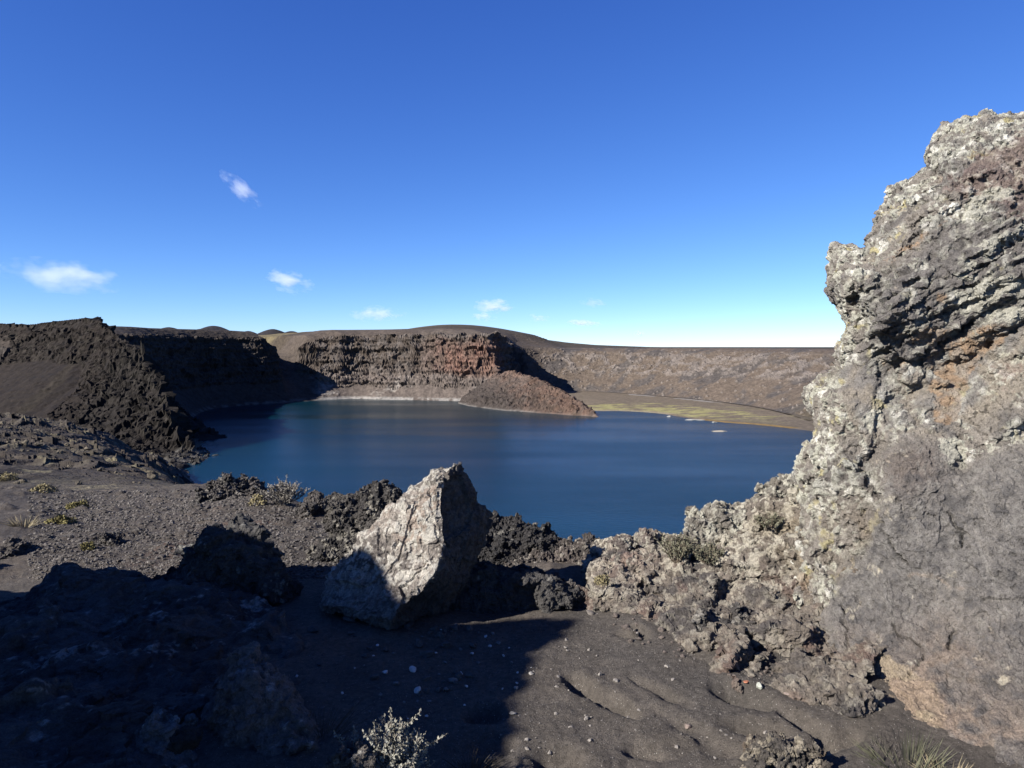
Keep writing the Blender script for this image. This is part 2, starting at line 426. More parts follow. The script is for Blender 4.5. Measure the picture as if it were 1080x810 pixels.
    wst = main*sstep(0.05, 0.35, ridged(np.stack([x/11, y/11, z/30], 1), 3, 61)-0.45)*(1-sstep(0.2, 0.42, rel))*sstep(0.03, 0.08, rel)*sstep(-0.05, 0.3, big+med*0.5)
    col = mixc(col, (0.26, 0.235, 0.21), wst*0.7)
    # right far wall: paler, brown grey with pale rocks
    cw = cove*near
    col = mixc(col, (0.118, 0.092, 0.071), cw*0.9)
    col = mixc(col, (0.078, 0.068, 0.062), cw*sstep(-0.05, 0.3, fbm(P/np.array([22., 22., 30.]), 4, 301)))
    col = mixc(col, (0.085, 0.072, 0.042), cw*sstep(45, 60, c['th'])*0.7)
    col = mixc(col, (0.185, 0.158, 0.140), cw*np.clip(outcrop+(lumps > 0.45), 0, 1)*0.75)
    col = mixc(col, (0.06, 0.046, 0.034), cw*sstep(0.96, 1.0, c['t3'])*0.8)
    # mound: reddish brown
    col = mixc(col, (0.108, 0.070, 0.053), mnd*(0.55+0.45*sstep(-0.3, 0.3, med)))
    mleft = mnd*(1-sstep(-18, 12, x+0.3*(y-560)+8*med))
    col = mixc(col, (0.06, 0.049, 0.043), mleft)
    # headland: scree brown, crags grey brown
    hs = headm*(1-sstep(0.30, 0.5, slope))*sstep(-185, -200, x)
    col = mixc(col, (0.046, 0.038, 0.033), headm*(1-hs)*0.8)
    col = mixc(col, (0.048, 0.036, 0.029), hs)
    col = mixc(col, (0.070, 0.055, 0.041), hs*sstep(0.25, 0.55, fbm(np.stack([x/9, y/60, z/60], 1), 3, 19)))
    col = mixc(col, (0.115, 0.10, 0.078), hm*sstep(0.08, 0.38, fbm(P/3.0, 4, 23)))
    col = mixc(col, (0.048, 0.040, 0.035), nl*0.8)
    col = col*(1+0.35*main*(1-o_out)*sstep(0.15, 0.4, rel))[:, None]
    col = col*(1-0.42*np.maximum(headm, nl))[:, None]*(1-0.3*leftw*(1-o_out))[:, None]  # headland and left wall darkened in colour to stand in for shade
    # outside slopes and plain
    o = sstep(0, 30, c['d']-100)
    col = mixc(col, (0.066, 0.052, 0.036), o*0.9)
    pl = sstep(0.4, 1.0, c['out'])
    col = mixc(col, (0.150, 0.122, 0.066), pl*(y > 600)*sstep(-45, -25, -np.abs(c['th']+32)))
    col = mixc(col, (0.26, 0.22, 0.11), pl*np.exp(-((y-1450-200*med)/260)**2)*(x < 0))
    col = mixc(col, (0.032, 0.028, 0.028), sstep(3300, 3700, y)*sstep(18, 60, z+30*big))
    # grass flat
    ds = c['ds']
    flat = c['flat'] & (ds > -3) & (y > 380)
    gr = flat*sstep(-0.5, 1.2, ds+2*med)
    col = mixc(col, (0.165, 0.132, 0.095), gr*1.0)
    col = mixc(col, (0.32, 0.295, 0.125), 0.85*gr*sstep(395, 440, y)*sstep(-0.25, 0.15, fbm(P/np.array([16., 7., 9.]), 4, 401)+0.12-0.004*np.abs(y-500)-0.012*np.maximum(0, ds-22))*sstep(2, 8, ds))
    col = mixc(col, (0.135, 0.11, 0.085), gr*sstep(470, 430, y)*0.8)
    col = mixc(col, (0.25, 0.16, 0.05), gr*sstep(7, 2, ds)*(y < 455)*(y > 405))
    col = mixc(col, (0.30, 0.25, 0.16), gr*sstep(9, 4, ds+3*med)*(y > 488)*(x < 118))
    col = mixc(col, (0.36, 0.34, 0.31), gr*np.exp(-((c['d']+6+2.0*med)/2.6)**2)*(x > 105)*(y > 555)*sstep(-0.25, 0.05, big+0.3*med))
    # mineral crust at the water line
    ring = sstep(2.9-1.6*mnd, 1.0-0.7*mnd, P2[:, 2]-ZW+0.9*med)*sstep(-0.25, 0.05, med+0.7*big+0.25*(main))*(1-headm)
    col = mixc(col, (0.36, 0.345, 0.32), np.clip(ring*(1-flat)*(0.2+0.42*main), 0, 0.85)*(1-0.6*mnd))
    hring = headm*sstep(5.5, 2.0, P2[:, 2]-ZW+1.2*med)*sstep(-0.1, 0.15, big+0.4*med)*(y < 330)
    col = mixc(col, (0.24, 0.23, 0.21), hring*0.7)
    col *= (1+0.45*fine+0.25*med)[:, None]
    return P2, np.clip(col, 0.012, 0.8)
# ---------------------------------------------------------------- near ground and hillside
def zp(u, Y, z): return (u, Y, z)
def vp(u, Y, v): return (u, Y, EYE+(V0-v)/F*Y)
CTRL = []
for u in (-250, -100, 50, 200, 330, 450, 540, 640, 760, 900, 1100, 1350):
    CTRL += [zp(u, 1.2, 0.0), zp(u, 2.0, 0.0)]
    CTRL += [zp(u, 3.0, 0.0 if u < 900 else 0.05)]
for u in (-250, -100, 0, 100, 200): CTRL += [zp(u, 4.0, 0.0), zp(u, 5.2, -0.10), zp(u, 6.3, -0.16)]
for u in (300, 400): CTRL += [zp(u, 4.2, 0.0), zp(u, 5.4, -0.05), zp(u, 6.6, -0.08)]
for u in (500, 560, 620): CTRL += [zp(u, 4.0, 0.0), zp(u, 4.8, -0.04), zp(u, 5.6, -0.12), zp(u, 6.4, -0.15), zp(u, 7.5, -0.9), zp(u, 10, -2.2), zp(u, 20, -6.5), zp(u, 50, -20), zp(u, 110, -46), zp(u, 160, -50)]
for u in (700, 850, 1000, 1300): CTRL += [zp(u, 4.0, 0.03), zp(u, 5.2, 0.0), zp(u, 7.0, -0.9), zp(u, 10, -2.2), zp(u, 20, -6.5), zp(u, 50, -20), zp(u, 110, -46), zp(u, 160, -50)]
for u, rows in {
    -250: [(8,575),(14,535),(25,508),(50,486),(100,458),(200,438),(245,440),(335,470)],
    -100: [(8,562),(14,530),(25,505),(50,485),(100,460),(200,440),(245,441),(335,470)],
    0:   [(7.3,561),(9,543),(13,520),(25,500),(50,480),(100,458),(150,446),(200,441),(245,441),(335,472)],
    60:  [(7.3,566),(9,546),(13,522),(25,503),(50,485),(100,466),(150,455),(200,449),(245,449),(335,474)],
    100: [(7.5,566),(9,547),(13,523),(22,508),(45,493),(90,477),(150,464),(200,458),(250,458),(335,475)],
    150: [(7.5,566),(9,544),(13,520),(20,508),(40,502),(80,497),(150,488),(200,484),(250,481),(320,480)],
    190: [(7.5,566),(9,541),(12,522),(16,514),(22,515),(40,520),(80,518),(150,510),(200,505),(240,503),(320,482)],
    215: [(7.5,565),(10,528),(12,517),(14,514),(20,524),(40,548),(80,548),(110,568),(150,602),(240,516)],
    300: [(7.5,562),(9.0,534),(10.2,526),(12,536),(20,600),(40,655),(80,680),(110,705),(160,612)],
    370: [(7.5,560),(9.0,540),(12,580),(20,620),(40,663),(80,700),(110,712),(160,612)],
    450: [(6.5,573),(7.5,568),(9,580),(12,600),(20,630),(40,670),(80,710),(110,712),(160,612)],
}.items():
    CTRL += [vp(u, Y, v) for Y, v in rows]
CTRL = np.array(CTRL)
def _q(u, Y): return np.stack([np.asarray(u)/230.0, np.log(Y)], -1)
def _tps(r2): return np.where(r2 > 1e-12, 0.5*r2*np.log(np.maximum(r2, 1e-12)), 0)
_cq = _q(CTRL[:, 0], CTRL[:, 1]); _cz = CTRL[:, 2]/(CTRL[:, 1]+6)
_d2 = ((_cq[:, None]-_cq[None])**2).sum(-1)
_n = len(_cq); _A = np.zeros((_n+3, _n+3)); _A[:_n, :_n] = _tps(_d2)+np.eye(_n)*1e-3
_A[:_n, _n] = 1; _A[:_n, _n+1:] = _cq; _A[_n, :_n] = 1; _A[_n+1:, :_n] = _cq.T
_sol = np.linalg.solve(_A, np.concatenate([_cz, np.zeros(3)]))
def base_z(u, Y):
    u = np.asarray(u, float).ravel(); Y = np.asarray(Y, float).ravel(); out = np.zeros(len(u))
    for s in range(0, len(u), 60000):
        q = _q(u[s:s+60000], Y[s:s+60000])
        d2 = ((q[:, None]-_cq[None])**2).sum(-1)
        out[s:s+60000] = (_tps(d2)@_sol[:_n]+_sol[_n]+q@_sol[_n+1:])*(Y[s:s+60000]+6)
    return out

# footprints and scuffs in the sand: (u, v, length m, width m, direction deg in plan, depth m)
DENTS = [(612,722,.16,.08,-30,.055),(648,742,.20,.07,-28,.05),(690,752,.10,.07,-30,.03),(664,676,.11,.035,-40,.05),(674,672,.14,.035,-35,.045),(690,728,.22,.04,-45,.035),
         (715,742,.16,.05,-45,.03),(782,738,.20,.10,-15,.08),(800,772,.18,.07,-40,.06),(590,800,.16,.12,20,.05),(560,770,.22,.10,10,.03),(512,755,.12,.10,0,.05),(520,785,.15,.10,0,.04),
         (650,790,.25,.12,30,.03),(700,790,.2,.1,-10,.035),(560,680,.2,.08,10,.018),(740,700,.14,.07,-30,.03),(620,700,.3,.15,0,.02),(575,735,.2,.08,15,.018),(730,770,.16,.07,-30,.04),
         (850,770,.22,.06,-25,.05),(880,790,.25,.08,-20,.06),(540,720,.15,.1,0,.015),(630,660,.2,.1,-30,.015),(590,690,.22,.1,-10,.02),(680,790,.12,.08,-30,.04),(760,790,.14,.08,-30,.04)]
_dr = np.random.default_rng(3)
_dr = np.random.default_rng(3)
DENTS = [(t[0], t[1], t[2], t[3], t[4]+_dr.uniform(-45, 45), t[5]) for t in DENTS]
DENTS = [t for t in DENTS if not (t[5] <= .03 and t[3] >= .1)]
DENTS += [(_dr.uniform(500,800), _dr.uniform(660,820), _dr.uniform(.06,.16), _dr.uniform(.04,.09), _dr.uniform(-60,60), _dr.uniform(.004,.012)) for _ in range(60)]
def ground_z(u, Y, detail=True):
    """height of the near ground, with its relief"""
    u = np.asarray(u, float).ravel(); Y = np.asarray(Y, float).ravel()
    z = base_z(u, Y); x = (u-U0)/F*Y
    P = np.stack([x, Y, 0*x], 1)
    nearw = 1-sstep(5.5, 8, Y)
    sand = nearw
    z = z + 0.012*fbm(P/0.8, 3, 500)*nearw
    rg = 0.45*fbm(P/0.12, 3, 508)
    for (du, dv, l, w, a, dp) in DENTS:
        yy = EYE*F/(dv-V0); xx = (du-U0)/F*yy
        g = gauss2(x, Y, xx, yy, l*0.5, w*0.5, math.radians(a))
        dp = dp*(1.5 if dp > .04 else (0.95 if dp > .03 else 0.4)); l *= 0.85; w *= 0.85
        g = sstep(0.05, 0.75, g*(1+rg))
        z -= dp*g - 0.18*dp*gauss2(x, Y, xx+0.04, yy+0.05, l*0.7, w*0.9, math.radians(a))
    grav = sstep(5.0, 6.5, Y)
    if detail:
        z += (0.007*fbm(P/0.05, 3, 505)+0.010*fbm(P/0.2, 3, 506))*nearw
        a1, b1, c1 = worley(P/0.11, 511); a2, b2, c2 = worley(P/0.34, 512); a3, b3, c3 = worley(P/1.1, 513)
        near2 = grav*(1-sstep(13, 22, Y))
        z += near2*(0.055*np.maximum(0, 0.5-a1)*(c1 > .35)+0.16*np.maximum(0, 0.42-a2)*(c2 > .62)+0.02*fbm(P/0.3, 3, 515)+0.22*np.maximum(0, 0.4-a3)*(c3 > 0.8))
    z += grav*0.10*fbm(P/2.5, 4, 516)*sstep(6, 11, Y)
    hill = sstep(13, 26, Y)
    sc = np.maximum(Y, 12)/26.0
    Q = np.stack([x/7, Y/7, 0*x], 1); Q2 = np.stack([x/2.6, Y/2.6, 0*x], 1); Q3 = np.stack([x/26, Y/26, 0*x], 1)
    z += hill*(1.6*fbm(Q3, 4, 520)*sstep(20, 70, Y)+0.9*(ridged(Q, 4, 521)-0.5)*sstep(16, 60, Y)+0.30*fbm(Q2, 4, 522))
    if detail:
        h_ = hill > 0
        if h_.any():
            Ph = np.stack([x, Y, 0*x], 1)[h_]; Yh = Y[h_]
            fa_, e_, c_ = facets(Ph, 1.5, 530); fb_, e2, c2 = facets(Ph, 3.8, 531); fc_, e3, c3 = facets(Ph, 9.0, 532)
            patch = sstep(-0.15, 0.25, fbm(Ph/14, 3, 533))
            z[h_] += hill[h_]*(0.32*fa_*sstep(16, 30, Yh)*(0.3+0.7*patch)+0.8*fb_*sstep(25, 60, Yh)*patch+2.0*fc_*sstep(70, 130, Yh)*patch)
    return z

def ground_col(x, Y, z):
    P = np.stack([x, Y, z], 1)
    col = np.tile(np.array([0.130, 0.112, 0.095]), (len(x), 1))
    a = fbm(P/1.1, 4, 601); b = fbm(P/0.25, 3, 602)
    col = mixc(col, (0.160, 0.128, 0.100), sstep(-0.1, 0.4, a+0.2*b)*sstep(3.4, 4.6, Y)*0.9)
    col = mixc(col, (0.100, 0.090, 0.081), sstep(0.0, 0.5, -a)*0.7)
    g = sstep(5.2, 6.6, Y)
    gv = fbm(P/0.9, 4, 603); sp = fbm(P/0.12, 3, 604)
    col = mixc(col, (0.108, 0.091, 0.077), g)
    col = mixc(col, (0.125, 0.086, 0.066), g*sstep(0.1, 0.5, gv)*(x > -3.6)*(Y < 12)*0.8)
    col = mixc(col, (0.13, 0.12, 0.11), g*sstep(0.30, 0.5, sp)*(1-sstep(12, 18, Y))*0.7)
    h = sstep(10, 22, Y)
    hv = fbm(P/np.array([9., 9., 5.]), 4, 605); hf = fbm(P/1.7, 4, 606)
    col = mixc(col, (0.060, 0.050, 0.042), h)
    col = mixc(col, (0.112, 0.097, 0.066), h*sstep(0.0, 0.4, hv+0.6*hf)*0.6)
    col = mixc(col, (0.19, 0.165, 0.10), h*sstep(0.32, 0.5, hf+0.25*hv)*0.6)
    col = mixc(col, (0.045, 0.036, 0.030), h*sstep(0.1, 0.5, -hv))
    ring = sstep(ZW+5.5, ZW+2.0, z+1.2*hf)*(Y > 120)
    col = mixc(col, (0.23, 0.22, 0.20), ring*sstep(-.1, .2, hv+hf*.5)*0.6)
    return np.clip(col*(1+0.3*b*(Y < 14)+0.45*hf*h)[:, None], 0.012, 1)

def near_mesh(name, us, Ys, mat):
    U, Y = np.meshgrid(us, Ys); u, y = U.ravel(), Y.ravel()
    z = ground_z(u, y); x = (u-U0)/F*y
    P = np.stack([x, y, z], 1)
    return structure(mesh_obj(name, P, grid_faces(len(Ys), len(us)), ground_col(x, y, z), mat, smooth=(name == 'ground')))
def build_near():
    near_mesh('ground', np.arange(-260, 1340, 1.6), np.exp(np.arange(math.log(1.25), math.log(14.05), 0.0056)), MAT['sand'])
    near_mesh('hillside', np.concatenate([np.arange(-420, -20, 6), np.arange(-20, 260, 0.8), np.arange(260, 420, 4)]), np.exp(np.arange(math.log(14.0), math.log(335), 0.0042)), MAT['hill_rock'])
    near_mesh('slope', np.arange(418, 1345, 9), np.exp(np.linspace(math.log(14.0), math.log(150), 90)), MAT['hill_rock'])
# ---------------------------------------------------------------- rocks as closed solids with a sculpted front
def refine_poly(poly, step=3.0, amp=1.5, seed=0, scale=14.0, rough=0.5):
    p = np.asarray(poly, float); out = []
    for a, b in zip(p, np.roll(p, -1, 0)):
        n = max(1, int(np.hypot(*(b-a))/step))
        for k in range(n): out.append(a+(b-a)*k/n)
    q = np.array(out)
    s = np.stack([q[:, 0]/scale, q[:, 1]/scale, np.full(len(q), seed*3.7)], 1)
    q[:, 0] += amp*2*fbm(s, 4, 900+seed, gain=rough+0.15); q[:, 1] += amp*2*fbm(s+50, 4, 950+seed, gain=rough+0.15)
    return q

def relief(name, poly, depth, thick, step=2.0, edge_w=25.0, edge_d=0.25, disp=None, color=None, mat=None,
           amp=1.5, seed=0, pscale=14.0, to_world=W, parent=None, smooth=False, pstep=3.0, voxel=None, coarse=None):
    """closed rock: outline 'poly' in directions (u, v), front at distance depth(u, v), rounded off at its rim, a bulging back"""
    q = refine_poly(poly, pstep, amp, seed, pscale)
    lo = q.min(0)-step*2; hi = q.max(0)+step*2
    us = np.arange(lo[0], hi[0]+step, step); vs = np.arange(lo[1], hi[1]+step, step)
    U, V = np.meshgrid(us, vs); sh = U.shape; u, v = U.ravel(), V.ravel()
    d, nx, ny = sdist(u, v, q, nearest=True)
    ins = (d <= 0)
    I = ins.reshape(sh)
    cell = I[:-1, :-1] | I[1:, :-1] | I[:-1, 1:] | I[1:, 1:]
    idx = np.arange(len(u)).reshape(sh)
    fa = np.stack([idx[:-1, :-1], idx[:-1, 1:], idx[1:, 1:], idx[1:, :-1]], -1)[cell]
    used = np.unique(fa); rm = -np.ones(len(u), int); rm[used] = np.arange(len(used))
    fa = rm[fa]
    u = np.where(ins, u, nx)[used]; v = np.where(ins, v, ny)[used]; dd = np.where(ins, -d, 0)[used]
    Yf = depth(u, v)
    t = np.clip(dd/edge_w, 0, 1)
    ys = Yf+edge_d*(1-np.sqrt(np.maximum(0, 1-(1-t)**2)))
    Pf = to_world(u, v, ys)
    # front faces seen from the viewpoint: counter-clockwise for u right, v down
    ff = fa[:, ::-1]
    nf = len(u); inner = dd > 0
    mx = max(1e-6, dd.max())
    yb = Yf+edge_d+thick*np.sqrt(np.clip(dd/min(mx, edge_w*2.2), 0, 1))
    Pb = to_world(u, v, yb)
    bm = np.arange(nf); bm[inner] = nf+np.arange(inner.sum())
    P = np.concatenate([Pf, Pb[inner]])
    fb = bm[fa]
    allf = np.concatenate([ff, fb])
    vs_ = voxel or step*np.median(ys)/F*0.95
    def look(P, allf):
        Nv = vnormals(P, allf)
        if to_world is W:
            yy = np.maximum(P[:, 1], 0.5); uu = U0+P[:, 0]/yy*F; vv = V0-(P[:, 2]-EYE)/yy*F
            d_ = np.maximum(0, -sdist(uu, vv, np.asarray(poly, float)))
            front = ((Nv*(np.array([0, 0, EYE])-P)).sum(1) > -0.1).astype(float)
        else:
            uu, vv, d_, front = P[:, 1], P[:, 2], np.full(len(P), 50.0), np.ones(len(P))
        return dict(u=uu, v=vv, d=d_, N=Nv, front=front)
    if coarse is not None:
        P, allf = voxelised(P, allf, vs_*1.6); info = look(P, allf)
        P = P+info['N']*coarse(P, info)[:, None]
    P, allf = voxelised(P, allf, vs_)
    info = look(P, allf); Nv = info['N']
    if disp is not None:
        P0 = P; P = P+Nv*disp(P, info)[:, None]; info['P0'] = P0
    col = color(info.get('P0', P), info) if color is not None else None
    return mesh_obj(name, P, allf, col, mat, smooth=smooth, parent=parent)

def crag_disp(big=0.10, mid=0.05, fine=0.015, crust=0.0, sz=0.5, seed=0, facet=1.0):
    """chunky broken rock: (large forms, small forms)"""
    def f0(P, I):
        return big*fbm(P/sz, 4, seed)-0.3*mid+1.5*mid*facet*facets(P, sz*0.62, seed+5)[0]+0.8*mid*facet*facets(P, sz*0.28, seed+6)[0]
    def f1(P, I):
        a = 0.35*mid*facets(P, sz*0.14, seed+7)[0]+0.2*mid*facets(P, sz*0.07, seed+8)[0]+fine*fbm(P/(sz*0.12), 4, seed+13)
        if crust > 0:
            x = cells(P/0.05, seed+17)
            a += crust*(0.55-x[0])*sstep(-0.2, 0.2, fbm(P/0.22, 3, seed+21))
        return a
    return f0, f1

def crag_col(base=(0.10, 0.09, 0.08), alt=(0.065, 0.06, 0.058), pale=(0.28, 0.265, 0.23), amt=0.4, warm=None, wamt=0.2, seed=0, psz=0.16):
    def f(P, I):
        a = fbm(P/0.45, 4, seed+300); b = fbm(P/psz, 4, seed+301); c = fbm(P/0.035, 3, seed+302)
        col = np.tile(np.array(base, float), (len(P), 1))
        col = mixc(col, alt, sstep(-0.2, 0.35, a))
        if warm is not None: col = mixc(col, warm, wamt*sstep(0.0, 0.3, fbm(P/0.5, 3, seed+303)))
        if amt > 0: col = mixc(col, pale, sstep(0.55-amt, 0.85-amt, b+0.7*c+0.25*a)*0.9)
        return np.clip(col*(1+0.3*c)[:, None], 0.012, 0.8)
    return f

# ---- the tall outcrop on the right
TOWER = [(880,259),(889,259.5),(899,261),(908,262),(916,265),(917,262),(919,249),(920,240),(922,233),(927,224),(928,218),(933,210),(938,197),(946,195),(955,192),(962,187),(969,182),(976,178),(981,177),
         (980,171),(979,164),(982,156),(986,148),(992,141),(1000,136),(1008,131),(1017,126),(1026,125),(1033,126),(1037,121),(1041,119),(1046,124),(1051,126),(1060,125),(1080,123),(1120,116),(1180,130),(1240,190),
         (1300,420),(1350,900),(1010,900),(960,835),(925,775),(905,748),(886,725),(868,712),(850,690),(835,640),(835,590),(838,540),(836,515),(832,503),(838,488),(843,480),(840,473),(846,468),(854,465),(858,455),(856,446),(854,434),
         (850,424),(849,413),(854,406),(862,402),(869,397),(876,390),(880,381),(884,372),(884,364),(888,354),(891,344),(888,338),(885,333),(878,322),(873,312),(870,305),(872,298),(875,284),(874,272)]
_TD = np.array([  # u, v, distance of the surface
    (880,265,4.75),(930,215,4.85),(990,150,4.95),(1040,125,4.95),(1090,130,4.8),(1180,140,4.6),(1280,300,4.0),
    (885,320,4.6),(895,360,4.6),(860,420,4.65),(850,470,4.6),(838,510,4.7),(840,600,4.45),(850,680,4.05),
    (935,260,4.6),(1000,200,4.65),(1060,190,4.5),
    (900,420,4.42),(930,380,4.48),(940,330,4.30),(985,290,4.30),(1050,300,4.15),(990,375,4.42),(1060,390,4.15),
    (920,470,4.28),(980,440,4.20),(1060,460,3.95),
    (930,520,4.06),(985,520,3.98),(1060,540,3.72),(1150,540,3.5),
    (900,600,4.10),(960,620,3.80),(1060,640,3.48),(1180,650,3.2),
    (880,690,3.88),(930,720,3.55),(1000,730,3.35),(1080,740,3.15),(1200,740,2.9),
    (925,770,3.22),(960,790,3.12),(1040,800,2.98),(1120,810,2.8),(1010,880,2.85),(1200,880,2.6)], float)
def tps_fit(c, val, s, lam=1e-3):
    q = c/s; d2 = ((q[:, None]-q[None])**2).sum(-1); n = len(q)
    A = np.zeros((n+3, n+3)); A[:n, :n] = _tps(d2)+np.eye(n)*lam; A[:n, n] = 1; A[:n, n+1:] = q; A[n, :n] = 1; A[n+1:, :n] = q.T
    w = np.linalg.solve(A, np.concatenate([val, np.zeros(3)]))
    def f(u, v):
        out = np.zeros(len(u)); p = np.stack([u, v], 1)/s
        for k in range(0, len(u), 80000):
            d = ((p[k:k+80000, None]-q[None])**2).sum(-1)
            out[k:k+80000] = _tps(d)@w[:n]+w[n]+p[k:k+80000]@w[n+1:]
        return out
    return f
tower_depth = tps_fit(_TD[:, :2], _TD[:, 2], 200.0)

def seg_d(u, v, pts):
    b = np.full(len(u), 1e9)
    for (ax, ay), (bx, by) in zip(pts[:-1], pts[1:]):
        ex, ey = bx-ax, by-ay; t = np.clip(((u-ax)*ex+(v-ay)*ey)/(ex*ex+ey*ey), 0, 1)
        b = np.minimum(b, np.hypot(u-ax-t*ex, v-ay-t*ey))
    return b
def in_soft(u, v, poly, w):
    return sstep(w, -w, sdist(u, v, np.asarray(poly, float)))
def blob(u, v, cx, cy, rx, ry, ang=0):
    return gauss2(u, v, cx, cy, rx, ry, math.radians(ang))

SMOOTH_FACE = [(925,475),(960,462),(1000,470),(1010,495),(1060,470),(1200,450),(1400,900),(1000,900),(930,775),(885,720),(862,690),(870,650),(895,600),(915,560),(925,520)]
TANBAND = [(890,395),(930,382),(985,392),(1000,372),(1040,345),(1085,320),(1300,250),(1300,420),(1085,420),(1030,440),(1000,462),(960,455),(925,460),(895,440)]
STRATA_UP = [(905,300),(930,290),(975,262),(1010,240),(1080,205),(1300,160),(1300,330),(1080,345),(1000,395),(960,405),(915,380)]
TCRACKS = [[(927,552),(931,560),(936,566),(941,577),(948,584),(958,596)],[(889,626),(890,640),(889,652),(893,662),(892,676),(895,684),(891,697),(892,712),(894,725),(892,740),(896,760)],
           [(1003,540),(1009,556),(1016,562),(1013,578)],[(940,658),(947,668),(958,674),(970,682)],[(1000,684),(1004,677),(1008,668)],[(950,715),(958,712),(966,703),(975,692)]]
LEDGES = [[(972,300),(1000,290),(1035,280),(1070,255),(1090,240)],[(985,330),(1020,315),(1060,300),(1090,285)],[(985,360),(1010,345),(1040,325),(1090,295)],[(1010,380),(1050,355),(1090,330)],[(925,345),(950,325),(958,300),(975,280)],
          [(880,382),(905,360),(930,350)],[(935,415),(960,405),(985,385),(1000,380)],[(1040,350),(1055,343),(1070,340)],[(945,265),(970,250),(990,230)],[(1000,215),(1030,200),(1060,190)],[(915,268),(930,280)],[(905,300),(918,308)]]
def tower_regions(P, I):
    u, v = I['u'], I['v']
    j = 9*fbm(P/0.25, 4, 1200); k = 9*fbm(P/0.25, 4, 1210)
    R = {}
    R['smooth'] = in_soft(u+j, v+k, SMOOTH_FACE, 14)
    R['strata'] = in_soft(u+j, v+k, STRATA_UP, 16)*(1-R['smooth'])
    R['tan'] = in_soft(u+j, v+k, TANBAND, 14)*(1-R['smooth'])
    R['strata'] = R['strata']*(1-R['tan'])
    R['lichen'] = np.clip(1-R['smooth']-0.55*R['strata']-0.40*R['tan'], 0, 1)
    R['u'] = u+j; R['v'] = v+k
    return R
def _along(u, v):
    ang = math.radians(-27)
    return (-math.sin(ang)*(u-1000)+math.cos(ang)*(v-330))/F*4.3, (math.cos(ang)*(u-1000)+math.sin(ang)*(v-330))/F*4.3
def tower_coarse(P, I):
    R = tower_regions(P, I); u, v = I['u'], I['v']
    rough = 1-0.92*R['smooth']-0.35*R['tan']-0.3*R['strata']; st = R['strata']; s, t_ = _along(u, v)
    a = 0.10*(0.4+0.6*np.clip(I['d']/60, 0, 1))*fbm(P/0.75, 4, 1220)*(0.3+0.7*rough)-0.015*rough
    a += rough*(1-0.5*st)*(0.115*(0.25+0.75*np.clip(I['d']/60, 0, 1))*facets(P, 0.50, 1233, 0.3)[0]+0.04*facets(P, 0.20, 1243)[0]*(0.4+1.2*sstep(-.1, .3, fbm(P/0.6, 2, 1244))))
    # folded bands climbing to the right
    sv = np.stack([t_*1.6, s*8+0.8*fbm(P/0.25, 3, 1250), P[:, 1]*1.2], 1)
    a += st*0.055*(ridged(sv, 4, 1260)-0.5)
    j1, j2 = 6*fbm(P/0.12, 3, 1294), 6*fbm(P/0.12, 3, 1295)
    for k, cpts in enumerate(LEDGES):
        e = seg_d(u+j1, v-4+j2, cpts); lo = seg_d(u+j1, v+7+j2, cpts)
        a += 0.025*np.exp(-(lo/8)**2)-(0.032+0.018*(k < 4))*np.exp(-(e/3.0)**2)
    a += 0.06*blob(u, v, 965, 505, 34, 40)+0.05*blob(u, v, 1060, 520, 40, 50)-0.04*blob(u, v, 915, 530, 8, 60, 8)+0.05*blob(u, v, 951, 377, 9, 6)
    return a
def tower_disp(P, I):
    R = tower_regions(P, I); I['R'] = R
    u, v = I['u'], I['v']; rough = 1-0.85*R['smooth']-0.3*R['tan']-0.35*R['strata']; st = R['strata']; s, t_ = _along(u, v)
    a = rough*(0.020*facets(P, 0.08, 1247)[0]+0.012*facets(P, 0.035, 1248)[0])
    a += st*0.035*facets(np.stack([t_, s, P[:, 1]], 1), (0.22, 0.04, 0.2), 1263, 0.3)[0]
    a += R['smooth']*(0.012*(ridged(np.stack([t_*1.5, s*3.5, P[:, 1]], 1), 4, 1261)-0.5)+0.003*facets(P, 0.3, 1264, 0.9)[0]+0.014*fbm(P/0.16, 4, 1266)+0.011*facets(P, 0.075, 1265)[0]+0.006*facets(P, 0.03, 1267)[0]+0.008*fbm(P/0.03, 3, 1262))
    cr = R['lichen']*sstep(-0.35, 0.1, fbm(P/0.2, 3, 1273))
    x = cells(P/0.042, 1270); y = cells(P/0.022, 1271)
    I['crust'] = cr; I['c1'] = x[2]; I['c2'] = y[2]
    a += cr*(0.020*(0.5-x[0])+0.012*(x[2]-0.5)+0.012*(0.5-y[0]))
    a += (0.010*rough+0.0015)*fbm(P/0.05, 4, 1280)
    p = cells(P/0.045, 1282); p2 = cells(P/0.027, 1283)
    a -= R['smooth']*(0.012*sstep(0.34, 0.12, p[0])*(p[2] > 0.7)+0.008*sstep(0.4, 0.15, p2[0])*(p2[2] > 0.6))
    k1, k2 = 7*fbm(P/0.07, 3, 1291), 7*fbm(P/0.07, 3, 1292); wv = 1+0.9*perlin(P/0.12, 1290)
    for cpts in TCRACKS:
        a -= 0.035*sstep(2.0, 0.3, seg_d(u+k1, v+k2, cpts)*wv)
    a += R['smooth']*0.016*facets(P, (0.42, 0.42, 0.30), 1268, 0.6, 1.0)[0]
    return a
